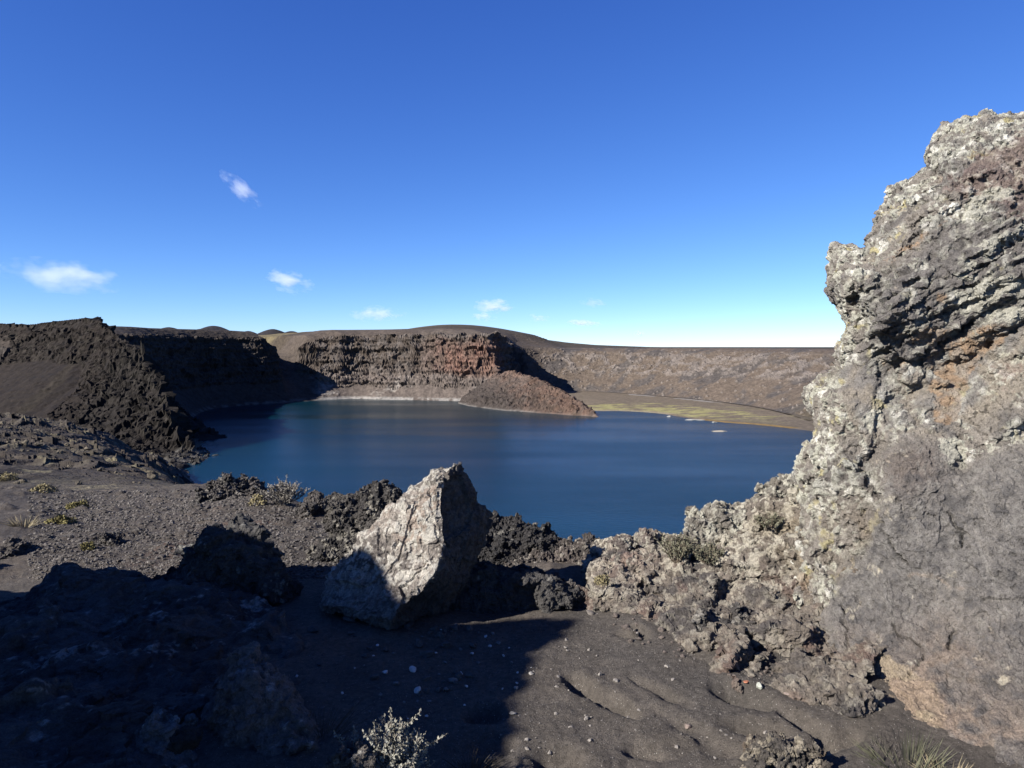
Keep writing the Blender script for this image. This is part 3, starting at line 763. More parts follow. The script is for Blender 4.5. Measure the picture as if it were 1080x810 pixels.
def tower_col(P, I):
    R = I['R']; u, v = R['u'], R['v']
    a = fbm(P/0.30, 4, 1300); b = fbm(P/0.085, 4, 1301); c = fbm(P/0.022, 3, 1302)
    n5 = fbm(P/0.14, 6, 1303, gain=.7)
    stain = lambda m: sstep(0.30, 0.46, np.clip(m, 0, 1)+0.55*n5)
    col = np.tile(np.array([0.225, 0.200, 0.172]), (len(P), 1))
    col = mixc(col, (0.150, 0.136, 0.124), sstep(-0.15, 0.3, a))
    # dark smooth face
    sm = R['smooth']
    dk = np.tile(np.array([0.150, 0.139, 0.130]), (len(P), 1))
    dk = mixc(dk, (0.185, 0.170, 0.155), sstep(-0.15, 0.5, fbm(P/0.4, 5, 1310, gain=.65)))
    dk = mixc(dk, (0.16, 0.12, 0.095), np.clip(1.1*blob(u, v, 958, 490, 30, 22)+0.8*blob(u, v, 970, 690, 55, 30, -20)+0.5*blob(u, v, 1080, 780, 60, 40)+.5*blob(u,v,1030,735,60,30), 0, 1)*0.45)
    dk = mixc(dk, (0.22, 0.20, 0.18), sstep(4, 1, seg_d(u, v, [(1012,492),(1010,520),(1030,560),(1050,600)]))*0.5)
    dk = mixc(dk, (0.27, 0.21, 0.16), 0.7*sstep(3.2, .6, seg_d(u, v, [(960,612),(985,607),(1005,620),(1020,618)]))*sstep(-.2,.2,b)*0.8)
    dk = mixc(dk, (0.20, 0.185, 0.165), sstep(3.5, 0.6, seg_d(u, v, [(930,530),(936,560),(960,598),(1010,625),(1040,660)]))*sstep(-.25,.1,a+b*.4)*0.55)
    dk = mixc(dk, (0.19, 0.18, 0.165), sstep(5, 1, seg_d(u, v, [(985,480),(1010,490),(1050,490),(1085,500)]))*sstep(-.1,.25,b)*0.6)
    dk = mixc(dk, (0.21, 0.20, 0.18), sstep(0.2, 0.5, b+0.8*c)*0.35)
    dk = mixc(dk, (0.075, 0.072, 0.073), sstep(0.2, 0.45, -b+0.5*c)*0.6)
    col = mixc(col, dk, sm)
    col = mixc(col, mixc(np.tile(np.array([0.27, 0.235, 0.19]), (len(P), 1)), (0.19, 0.175, 0.16), sstep(-0.2, 0.2, a+0.3*b)), R['tan']*0.9)
    st = R['strata']
    col = mixc(col, (0.142, 0.130, 0.122), st*sstep(-0.45, 0.05, -a+0.1)*0.9)
    col = mixc(col, (0.25, 0.24, 0.20), st*sstep(0.22, 0.42, b+0.4*a)*0.7)
    # lichen: pale grey green crust with greenish and yellowish patches
    li = I['crust']*sstep(-0.06, 0.10, 0.8*b+0.5*c+0.03+0.45*a+0.30*np.clip(1-I['d']/70, 0, 1)+0.9*(I['c1']-0.60)+0.6*(I['c2']-0.5))
    lc = mixc(np.tile(np.array([0.47, 0.46, 0.375]), (len(P), 1)), (0.35, 0.34, 0.29), sstep(-0.1, 0.3, a))
    lc = mixc(lc, (0.62, 0.60, 0.53), sstep(0.15, 0.4, b))
    lc = mixc(lc, (0.42, 0.37, 0.20), sstep(0.28, 0.45, fbm(P/0.16, 3, 1320)))
    col = mixc(col, lc, li*0.92)
    # red, orange and tan stains
    red = stain(blob(u, v, 1062, 178, 26, 20, -30)+0.8*blob(u, v, 1028, 190, 18, 12)+0.5*blob(u, v, 1085, 215, 20, 16)+0.35*blob(u, v, 1062, 390, 26, 10, -20))
    col = mixc(col, (0.150, 0.088, 0.076), red*0.45)
    org = stain(blob(u, v, 1036, 362, 20, 8, -25)+0.9*blob(u, v, 1008, 395, 10, 26, 20)+0.7*blob(u, v, 978, 352, 14, 9)+0.7*blob(u, v, 998, 425, 10, 16)+0.5*blob(u, v, 960, 382, 22, 4, -5)+0.6*blob(u, v, 993, 312, 5, 5)+0.5*blob(u,v,965,255,26,3,-35))
    col = mixc(col, mixc(np.tile(np.array([0.33, 0.22, 0.135]), (len(P), 1)), (0.25, 0.20, 0.155), sstep(-.2, .2, b)), org*0.75)
    pale = stain(blob(u, v, 1030, 312, 24, 10, -20)+blob(u, v, 1070, 300, 16, 8)+blob(u, v, 1068, 335, 18, 7)+blob(u, v, 1050, 202, 12, 6)+.8*blob(u,v,1027,222,10,9)+0.8*blob(u, v, 918, 440, 8, 8)+0.6*blob(u, v, 1005, 470, 10, 14)+0.7*blob(u,v,1060,250,30,6,-25))
    col = mixc(col, (0.40, 0.385, 0.32), pale*0.85)
    tan = np.clip(in_soft(u, v, [(868,716),(876,698),(905,684),(945,700),(985,725),(998,770),(975,810),(930,790)], 9)*1.0, 0, 1)
    tan = sstep(0.35, 0.55, tan+0.5*n5)
    col = mixc(col, (0.38, 0.305, 0.21), tan*(0.65+0.35*sstep(-0.2, 0.3, a)))
    col = mixc(col, (0.25, 0.185, 0.14), 0.8*np.clip(blob(u, v, 955, 725, 60, 38)+blob(u, v, 1000, 790, 45, 22)+blob(u, v, 1065, 805, 40, 25), 0, 1)*sstep(-.2, .2, a+b*.5))
    tan2 = np.clip(blob(u, v, 905, 575, 30, 30), 0, 1)*sstep(-0.2, 0.2, a)
    col = mixc(col, (0.25, 0.20, 0.145), tan2*0.8*(1-sm))
    return np.clip(col*(1+0.22*c+0.12*b)[:, None], 0.015, 0.7)

def build_tower():
    o = relief('rock_outcrop', TOWER, tower_depth, 1.4, step=1.35, edge_w=34, edge_d=0.55, coarse=tower_coarse, disp=tower_disp, color=tower_col, mat=MAT['rock'], amp=1.6, seed=1, pscale=10, voxel=0.0085)
    tag(o, 'tall lichen-covered lava outcrop towering over the sand, with a smooth dark grey lower face', 'rock outcrop')

# ---- the pale boulder in the middle
BOULDER = [(485,486.5),(480,488),(474,490.5),(467,490),(459,490),(452,493),(449,499),(443,502),(436,505),(428,510),(423,520),(415,528),(407,537),(398,547),(390,555),(382,557),(375,560),(373,567),(371,573),(360,587),(349,602),(343,612),(337,627),(337,640),
           (345,646),(368,655),(415,664),(460,658),(484,640),(492,620),(501,596),(505,582),(511,565),(515,552),(516,543),(511,533),(502,528),(506,521),(505,514),(500,511),(497,504),(491,497),(489,489)]
def _ridge_u(v): return np.interp(v, [485,493,505,520,540,570,587,607,620,640,690], [484,470,465,463,463,467,465,457,445,420,400])
def boulder_depth(u, v):
    ur = _ridge_u(v); k = 4.4/F
    return 4.30+np.maximum(0.62*(ur-u), 1.35*(u-ur))*k+0.42*(640-v)*k
def boulder_disp(P, I):
    lit = (I['u'] < _ridge_u(I['v'])+3)
    a = 0.05*fbm(P/0.45, 4, 1400)
    a += 0.034*facets(P, 0.34, 1413, 0.25)[0]-0.022+0.012*facets(P, 0.12, 1414)[0]+0.012*facets(P, 0.05, 1415)[0]
    a += 0.016*(ridged(P/np.array([.13, .13, .22]), 4, 1430)-0.5)+0.010*fbm(P/0.035, 3, 1431)
    x = cells(P/0.03, 1433); a += 0.010*(0.5-x[0]); I['c1'] = x[2]
    return a

def boulder_col(P, I):
    a = fbm(P/0.28, 4, 1440); b = fbm(P/0.07, 4, 1441); c = fbm(P/0.02, 3, 1442)
    col = np.tile(np.array([0.30, 0.265, 0.23]), (len(P), 1))
    col = mixc(col, (0.155, 0.135, 0.12), sstep(0.05, 0.35, a+0.3*b))
    col = mixc(col, (0.34, 0.265, 0.21), sstep(0.0, 0.4, -a)*0.6)
    col = mixc(col, (0.46, 0.43, 0.375), sstep(0.05, 0.25, b+0.4*c+0.12+0.35*(I['c1']-0.5)))
    col = mixc(col, (0.10, 0.09, 0.08), sstep(0.30, 0.5, -b+0.3*c)*0.7)
    col = mixc(col, (0.16, 0.14, 0.125), sstep(600, 640, I['v'])*0.6)
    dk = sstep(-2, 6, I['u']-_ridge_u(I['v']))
    col = mixc(col, (0.075, 0.066, 0.06), dk*0.85)  # shade of the right face darkened into the colour itself
    return np.clip(col*(1+0.25*c)[:, None], 0.015, 0.7)

def slope_depth(d0, v0, lean=0.6, tilt=0.0, bulge=None):
    """a face leaning back: distance d0 at row v0, 'lean' metres back per metre up"""
    k = d0/F
    def f(u, v):
        y = d0+lean*(v0-v)*k
        if bulge is not None:
            cu, cv, ru, rv, h = bulge; y = y-h*np.exp(-0.5*(((u-cu)/ru)**2+((v-cv)/rv)**2))
        return y+tilt*(u-U0)*k*0
    return f

LEDGE = [(622,648),(616,625),(618,600),(626,582),(633,574),(641,569),(650,566),(656,563),(668,565),(683,563),(692,568),(700,574),(716,578),(735,575),(760,560),(800,530),(850,512),(905,505),(930,560),(930,700),(915,760),(890,765),(862,752),(842,742),(810,732),(778,728),(750,715),(730,696),(715,684),(692,668),(664,657),(640,650)]
_LD = np.array([(620,590,5.35),(640,572,5.5),(680,566,5.45),(700,578,5.35),(740,576,5.25),(800,535,5.25),(850,515,5.05),(900,510,4.75),(622,625,4.85),(633,640,4.68),(667,651,4.48),(692,662,4.30),(719,679,4.04),(750,705,3.74),(778,716,3.62),(842,730,3.47),(870,745,3.34),
   (660,605,5.02),(720,615,4.78),(780,600,4.75),(780,640,4.42),(840,580,4.68),(890,560,4.55),(760,668,4.12),(800,682,3.92),(850,660,3.98),(900,650,3.95),(930,600,4.1),(840,760,3.25),(760,740,3.42),(690,700,3.88),(640,670,4.3)], float)
ledge_depth = tps_fit(_LD[:, :2], _LD[:, 2], 200.0)
def ledge_coarse(P, I):
    return 0.08*fbm(P/0.5, 4, 1500)-0.03+0.125*facets(P, (0.50, 0.50, 0.26), 1513)[0]+0.05*facets(P, (0.24, 0.24, 0.09), 1523, 0.3)[0]*(0.4+1.2*sstep(-.1, .3, fbm(P/0.5, 2, 1544)))
def ledge_disp(P, I):
    I['c1'] = cells(P/0.06, 1527)[2]
    return 0.026*facets(P, (0.10, 0.10, 0.05), 1525, 0.3)[0]+0.012*facets(P, 0.035, 1526)[0]+0.010*fbm(P/0.04, 3, 1526)
def ledge_col(P, I):
    u, v = I['u'], I['v']
    a = fbm(P/0.28, 4, 1540); b = fbm(P/0.07, 4, 1541); c = fbm(P/0.02, 3, 1542)
    col = np.tile(np.array([0.175, 0.148, 0.122]), (len(P), 1))
    col = mixc(col, (0.088, 0.078, 0.072), sstep(-0.1, 0.3, a))
    col = mixc(col, (0.15, 0.10, 0.082), sstep(0.05, 0.3, fbm(P/0.35, 3, 1543))*sstep(560, 640, v)*0.7)
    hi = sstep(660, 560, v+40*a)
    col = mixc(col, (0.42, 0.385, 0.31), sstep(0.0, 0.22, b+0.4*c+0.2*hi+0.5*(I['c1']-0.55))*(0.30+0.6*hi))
    col = mixc(col, (0.24, 0.195, 0.135), np.clip(blob(u, v, 850, 560, 45, 22)+0.8*blob(u, v, 870, 600, 25, 25), 0, 1)*sstep(-.2, .2, a)*0.8)
    col = mixc(col, (0.32, 0.20, 0.10), np.clip(blob(u, v, 866, 605, 14, 16)+blob(u, v, 892, 548, 14, 9), 0, 1)*sstep(-.2, .2, b)*0.6)
    col = mixc(col, (0.22, 0.13, 0.105), np.clip(blob(u, v, 662, 590, 20, 14), 0, 1)*sstep(-.2, .2, b)*0.6)
    return np.clip(col*(1+0.3*c)[:, None], 0.015, 0.7)

def crag(name, poly, d0, v0, lean, thick, label, cat='rock', step=1.6, group=None, seed=0, edge_w=14, edge_d=0.2, disp=None, color=None, amp=1.6, mat='rock', bulge=None, pscale=10):
    f0, f1 = disp or crag_disp(0.08, 0.05, 0.015, 0.008, 0.35, seed*7+40)
    o = relief(name, poly, slope_depth(d0, v0, lean, bulge=bulge), thick, step=step, edge_w=edge_w, edge_d=edge_d, coarse=f0, disp=f1, color=color or crag_col(seed=seed), mat=MAT[mat], amp=amp, seed=seed, pscale=pscale)
    return tag(o, label, cat, group)

def build_rocks():
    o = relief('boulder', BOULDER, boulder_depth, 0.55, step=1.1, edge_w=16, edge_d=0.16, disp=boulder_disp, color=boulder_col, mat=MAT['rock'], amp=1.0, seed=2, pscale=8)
    tag(o, 'large pale pointed boulder on the crater rim, its right face black in shade', 'boulder')
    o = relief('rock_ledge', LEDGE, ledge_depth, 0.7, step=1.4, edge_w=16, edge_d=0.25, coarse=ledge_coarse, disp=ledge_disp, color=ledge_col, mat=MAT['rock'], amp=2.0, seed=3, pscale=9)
    tag(o, 'broken brown rock bank sloping down to the sand at the foot of the tall outcrop', 'rock ledge')
    crag('rock', [(450,665),(456,640),(466,618),(480,602),(498,592),(515,592),(532,598),(555,600),(578,604),(600,614),(612,630),(606,646),(575,660),(500,672)], 4.78, 640, 0.5, 0.4, 'low dark rock in full shade against the right foot of the pale boulder', seed=24, edge_w=12, edge_d=.2, disp=crag_disp(0.07, 0.05, 0.012, 0, 0.35, 91), color=crag_col((0.075, 0.07, 0.066), (0.05, 0.048, 0.047), (0.2, 0.19, 0.17), 0.15, seed=44))  # right end drawn out so its shadow fills the lit strip there
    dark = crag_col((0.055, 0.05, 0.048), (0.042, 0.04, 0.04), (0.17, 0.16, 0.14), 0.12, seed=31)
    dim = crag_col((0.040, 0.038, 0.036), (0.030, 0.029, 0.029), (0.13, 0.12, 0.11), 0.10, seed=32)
    lichen = crag_col((0.20, 0.18, 0.15), (0.14, 0.125, 0.11), (0.42, 0.40, 0.33), 0.62, seed=33, psz=0.1)
    mid = crag_col((0.10, 0.088, 0.08), (0.07, 0.064, 0.06), (0.26, 0.24, 0.21), 0.30, seed=34, psz=0.08)
    lava = crag_disp(0.07, 0.05, 0.015, 0.0, 0.24, 77)
    blocks = crag_disp(0.07, 0.05, 0.012, 0.022, 0.30, 78)
    crag('boulder', [(726,548),(727,541),(733,538),(740,534),(748,532),(757,530),(765,534),(772,536),(780,534),(790,532),(795,526),(799,519),(806,514),(815,509),(825,507),(836,505),(850,503),(872,506),(895,515),(897,550),(870,566),(842,574),(800,582),(770,590),(742,592),(728,572)],
         5.25, 560, 0.5, 0.6, 'cream lichen-crusted block on the bank between the lake and the tall outcrop', 'boulder', seed=4, edge_w=15, disp=blocks, color=lichen, amp=2.2, pscale=8)
    crag('boulder', [(640,575),(643,568),(650,565),(655,562),(664,564),(670,568),(680,562),(687,561),(693,566),(698,573),(708,580),(706,596),(690,610),(668,606),(648,600),(640,590)],
         5.35, 590, 0.5, 0.5, 'pinkish lichen-flecked rock on the rim right of the shaded hollow', 'boulder', seed=5, edge_w=10, disp=blocks, color=crag_col((0.19, 0.15, 0.125), (0.12, 0.10, 0.09), (0.38, 0.35, 0.29), 0.5, seed=35, psz=0.09), amp=1.8)
    crag('rock', [(738,672),(746,664),(757,660),(766,653),(778,650),(790,652),(797,660),(795,672),(785,682),(770,685),(755,683)], 4.12, 680, 0.5, 0.35, 'dark jagged lump at the upper edge of the sand under the brown bank', seed=6, edge_w=9, edge_d=.12, disp=lava, color=mid, step=1.3)
    crag('rock', [(752,700),(760,690),(768,688),(775,692),(785,686),(800,684),(815,690),(830,695),(846,690),(856,694),(866,700),(874,706),(880,718),(878,735),(868,742),(850,735),(830,730),(805,722),(780,718),(760,712)], 3.84, 725, 0.5, 0.4, 'long knobbly grey rock along the right border of the sand', seed=7, edge_w=11, edge_d=.14, disp=lava, color=mid, step=1.3)
    crag('rock', [(838,742),(850,738),(862,741),(875,738),(893,742),(903,752),(906,764),(895,772),(870,768),(850,760),(840,752)], 3.42, 765, 0.6, 0.25, 'flat cracked grey rock against the tan base of the outcrop', seed=8, edge_w=9, edge_d=.1, disp=crag_disp(0.03, 0.03, 0.008, 0, 0.2, 79), color=mid, step=1.3)
    crag('rock', [(776,840),(784,815),(792,800),(800,789),(815,783),(830,785),(845,785),(858,790),(870,797),(882,806),(905,812),(930,840)], 2.82, 815, 0.5, 0.35, 'brown speckled rock half out of the sand beside the spiky grass tuft', seed=9, edge_w=12, edge_d=.12, disp=crag_disp(0.04, 0.04, 0.01, 0.01, 0.2, 80), color=crag_col((0.15, 0.115, 0.085), (0.085, 0.075, 0.066), (0.30, 0.26, 0.20), 0.45, seed=36, psz=0.05), step=1.3)
    # rim of the plateau, left and right of the boulder
    crag('rock', [(340,548),(346,534),(352,528),(360,528),(366,522),(374,519),(380,517),(388,515),(395,512),(403,513),(409,511),(418,514),(424,520),(432,560),(420,600),(380,606),(345,606),(306,610),(308,597),(322,585),(338,572),(346,560)],
         6.1, 580, 0.75, 0.6, 'craggy dark lava on the rim directly left of the pale pointed boulder', 'rock', seed=10, edge_w=12, disp=lava, color=crag_col((0.095, 0.085, 0.075), (0.06, 0.055, 0.052), (0.27, 0.25, 0.21), 0.3, seed=37, psz=0.1), amp=2.4, step=1.3)
    crag('rock', [(496,560),(506,548),(515,543),(524,544),(532,545),(540,548),(548,547),(556,551),(565,555),(575,558),(584,564),(590,571),(592,590),(570,608),(530,620),(490,625),(480,600)],
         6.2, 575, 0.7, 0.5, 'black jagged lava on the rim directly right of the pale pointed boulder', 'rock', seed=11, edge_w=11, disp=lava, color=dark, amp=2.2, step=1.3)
    crag('rock', [(540,585),(560,578),(580,572),(598,573),(610,570),(618,572),(626,574),(634,580),(636,600),(628,625),(600,632),(560,630),(535,618),(520,600)],
         6.0, 600, 1.0, 0.5, 'grey brown rubble bank behind the hollow filled with shade', 'rock', seed=12, edge_w=12, disp=lava, color=crag_col((0.12, 0.10, 0.088), (0.08, 0.07, 0.064), (0.30, 0.27, 0.23), 0.36, seed=38, psz=0.08), amp=2.0, step=1.3)
    crag('rock', [(206,540),(209,525),(214,514),(222,510),(231,511),(239,507),(247,509),(256,508),(266,511),(273,514),(278,522),(276,533),(255,540),(230,545)],
         9.6, 535, 1.1, 0.6, 'low grey rocks on the rim left of the dry grey bush', 'rock', seed=13, edge_w=8, edge_d=.25, disp=crag_disp(0.12, 0.10, 0.03, 0, 0.35, 81), color=mid, amp=2.2, step=1.0, pscale=7)
    crag('rock', [(318,540),(320,530),(326,524),(333,521),(341,524),(347,530),(350,542),(335,548)], 8.3, 540, 0.8, 0.4, 'small dark rock on the rim right of the dry grey bush', 'rock', seed=14, edge_w=6, edge_d=.15, disp=crag_disp(0.07, 0.07, 0.02, 0, 0.25, 82), color=mid, amp=1.6, step=1.0, pscale=6)
    # in the shade
    crag('boulder', [(160,625),(178,602),(190,588),(200,575),(208,567),(220,562),(232,558),(243,553),(253,550),(263,550),(272,553),(281,562),(288,575),(294,588),(298,602),(302,625),(290,650),(240,660),(180,655)],
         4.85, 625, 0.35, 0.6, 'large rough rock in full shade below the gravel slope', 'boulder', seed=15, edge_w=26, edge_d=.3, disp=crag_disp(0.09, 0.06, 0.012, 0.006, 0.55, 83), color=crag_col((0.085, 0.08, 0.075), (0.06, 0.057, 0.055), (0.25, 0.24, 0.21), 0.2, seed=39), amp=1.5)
    md = np.array([(-100,660,5.0),(0,640,4.85),(100,597,4.95),(160,605,4.85),(260,634,4.5),(310,665,4.12),(-100,750,3.5),(0,720,3.7),(60,670,4.15),(100,650,4.4),(100,710,3.65),(180,690,3.8),(240,690,3.82),(300,720,3.62),(330,760,3.36),(0,800,2.9),(100,790,2.95),(200,780,3.05),(300,800,2.98),(0,880,2.4),(150,880,2.42),(330,870,2.6)], float)
    f0, f1 = crag_disp(0.17, 0.05, 0.014, 0.006, 0.85, 84)
    o = relief('rock_mass', [(-130,720),(-90,655),(-20,640),(10,636),(25,628),(45,612),(62,602),(78,596),(95,594),(125,595),(155,601),(175,612),(200,622),(255,630),(296,640),(316,665),(326,700),(334,760),(345,870),(-150,900)], tps_fit(md[:, :2], md[:, 2], 200.0), 0.6,
               step=2.2, edge_w=22, edge_d=.25, coarse=f0, disp=f1, color=crag_col((0.11, 0.103, 0.098), (0.06, 0.057, 0.056), (0.30, 0.285, 0.26), 0.2, warm=(0.095, 0.07, 0.058), wamt=.6, seed=32, psz=.22), mat=MAT['rock'], amp=2.2, seed=16, voxel=0.012)
    tag(o, 'jagged dark rock mass filling the whole shaded corner below the lit gravel', 'rock mass')
    crag('boulder', [(196,850),(200,800),(205,775),(212,755),(222,735),(234,718),(246,706),(258,697),(268,695),(282,698),(296,704),(308,718),(318,732),(330,750),(342,775),(352,810),(356,850)],
         3.05, 790, 0.45, 0.5, 'domed brown boulder in the shade left of the pale silvery bush', 'boulder', seed=17, edge_w=30, edge_d=.25, disp=crag_disp(0.06, 0.045, 0.01, 0.006, 0.5, 85), color=crag_col((0.19, 0.155, 0.135), (0.15, 0.13, 0.12), (0.34, 0.31, 0.28), 0.18, seed=40), amp=1.4)
    crag('rock', [(118,850),(122,810),(128,790),(136,772),(148,757),(162,749),(178,747),(190,750),(204,760),(214,775),(218,800),(215,850)], 2.95, 800, 0.5, 0.4, 'grey rock in the deepest shade beside the domed brown boulder', seed=18, edge_w=22, edge_d=.2, disp=crag_disp(0.06, 0.045, 0.01, 0.006, 0.4, 86), color=crag_col((0.19, 0.175, 0.165), (0.15, 0.14, 0.132), (0.34, 0.33, 0.30), 0.18, seed=41))
    crag('rock', [(172,788),(178,778),(188,769),(200,766),(210,767),(215,774),(212,784),(200,790),(184,793)], 2.72, 786, 0.5, 0.12, 'small wedge-shaped stone leaning on the domed brown boulder', seed=19, edge_w=8, edge_d=.06, disp=crag_disp(0.02, 0.015, 0.005, 0, 0.15, 87), color=dim, step=1.2)
    crag('rock', [(336,850),(343,815),(350,800),(360,791),(371,789),(384,793),(394,802),(402,815),(408,850)], 2.48, 815, 0.3, 0.2, 'sunlit grey stone at the foot of the pale silvery bush', seed=20, edge_w=10, edge_d=.1, disp=crag_disp(0.03, 0.025, 0.008, 0.01, 0.15, 88), color=crag_col((0.16, 0.14, 0.12), (0.10, 0.09, 0.085), (0.33, 0.31, 0.27), 0.45, seed=42, psz=0.05), step=1.2)
    crag('rock', [(98,580),(104,572),(112,566),(120,564),(127,566),(130,572),(129,580),(122,585),(108,585)], 7.0, 582, 0.4, 0.25, 'squat lone rock on the lit gravel casting a small shadow', seed=21, edge_w=6, edge_d=.12, disp=crag_disp(0.05, 0.05, 0.012, 0, 0.18, 89), color=mid, amp=1.2, step=0.8, pscale=6)
    crag('rock', [(-40,640),(-35,600),(-20,585),(-5,574),(8,570),(20,573),(30,580),(38,590),(42,602),(30,612),(12,625),(0,640)], 6.2, 615, 0.6, 0.4, 'dark lava hump with sunlit crest where the gravel meets the shaded rocks', seed=22, edge_w=14, edge_d=.2, disp=lava, color=mid, amp=1.6)
    # standing left of the viewpoint: the outcrop that throws the great shadow
    def side(a, b, d): return np.stack([-4.6-np.asarray(d, float), np.asarray(a, float)/100.0, np.asarray(b, float)/100.0], -1)
    pts = [(640,-40),(620,10),(560,40)]
    for (u, v, z, Y) in [(-120,612,-.1,0),(-40,620,-.1,0),(20,628,-.1,0),(60,622,-.1,0),(120,612,-.1,0),(165,606,-.1,0),(240,610,-.08,0),(300,609,-.05,0),(340,606,-.05,0),(371,573,0,4.75),(390,605,0,4.6),(415,640,0,4.38),(600,648,0,0),(545,690,0,0),(522,735,0,0),(505,780,0,0),(492,812,0,0),(480,850,0,0)]:
        Y = Y or (EYE-z)*F/(v-V0); q = W(u, v, Y); q = q+S*((-5.0-q[0])/S[0])
        pts.append((q[1]*100, q[2]*100))
    y0 = pts[-1][0]
    pts += [(y0-50, 352), (y0-130, 365), (y0-220, 340), (y0-300, 250), (y0-340, 120), (y0-350, -40)]
    o = relief('rock_outcrop', pts, lambda a, b: np.full(len(a), 0.0), 0.9, step=4.0, edge_w=60, edge_d=0.4,
               disp=crag_disp(0.03, 0.03, 0.015, 0.0, 0.45, 90)[0], color=crag_col(seed=43), mat=MAT['rock'], amp=2.0, seed=23, pscale=40, to_world=side, pstep=8, voxel=0.022)
    tag(o, 'lava outcrop beside the photographer that throws the great shadow over the lower corner', 'rock outcrop')
# ---------------------------------------------------------------- small stones and plants
def ico(sub=2):
    import bmesh
    bm = bmesh.new(); bmesh.ops.create_icosphere(bm, subdivisions=sub, radius=1.0)
    P = np.array([v.co[:] for v in bm.verts]); fa = np.array([[v.index for v in f.verts] for f in bm.faces]); bm.free()
    return P, fa
ICO = {k: ico(k) for k in (1, 2, 3, 4)}
def stone_shape(seed, sub=3, flat=0.7, rough=0.25):
    P, fa = ICO[sub]; r = np.random.default_rng(seed)
    P = P.copy()
    for _ in range(9):                                   # knock flat facets off
        n = r.normal(size=3); n /= np.linalg.norm(n); h = r.uniform(0.55, 0.85)
        s = P@n; k = s > h; P[k] -= np.outer(s[k]-h, n)
    P = P*(1+rough*fbm(P*1.3, 4, seed))[:, None]
    P *= np.array([1, r.uniform(0.65, 0.95), flat*r.uniform(0.8, 1.1)])
    return P, fa
def stone(name, loc, size, seed, mat, col, sub=3, flat=0.7, rotz=None):
    P, fa = stone_shape(seed, sub, flat); r = np.random.default_rng(seed+9)
    c = np.tile(np.asarray(col, float), (len(P), 1))*(1+0.5*fbm(P*2.5, 3, seed+4))[:, None]
    o = mesh_obj(name, P*size, fa, np.clip(c, .01, .8), mat, smooth=False)
    o.location = loc; o.rotation_euler = (r.uniform(-.3, .3), r.uniform(-.3, .3), r.uniform(0, 6.3) if rotz is None else rotz)
    return o
def on_ground(u, v):
    """where the line of sight (u, v) meets the ground"""
    Ys = np.exp(np.linspace(math.log(2.2), math.log(300), 1400))
    z = ground_z(np.full(len(Ys), u), Ys, False); ray = EYE+(V0-v)/F*Ys
    k = np.argmax(z >= ray)
    return np.array([(u-U0)/F*Ys[k], Ys[k], z[k]])

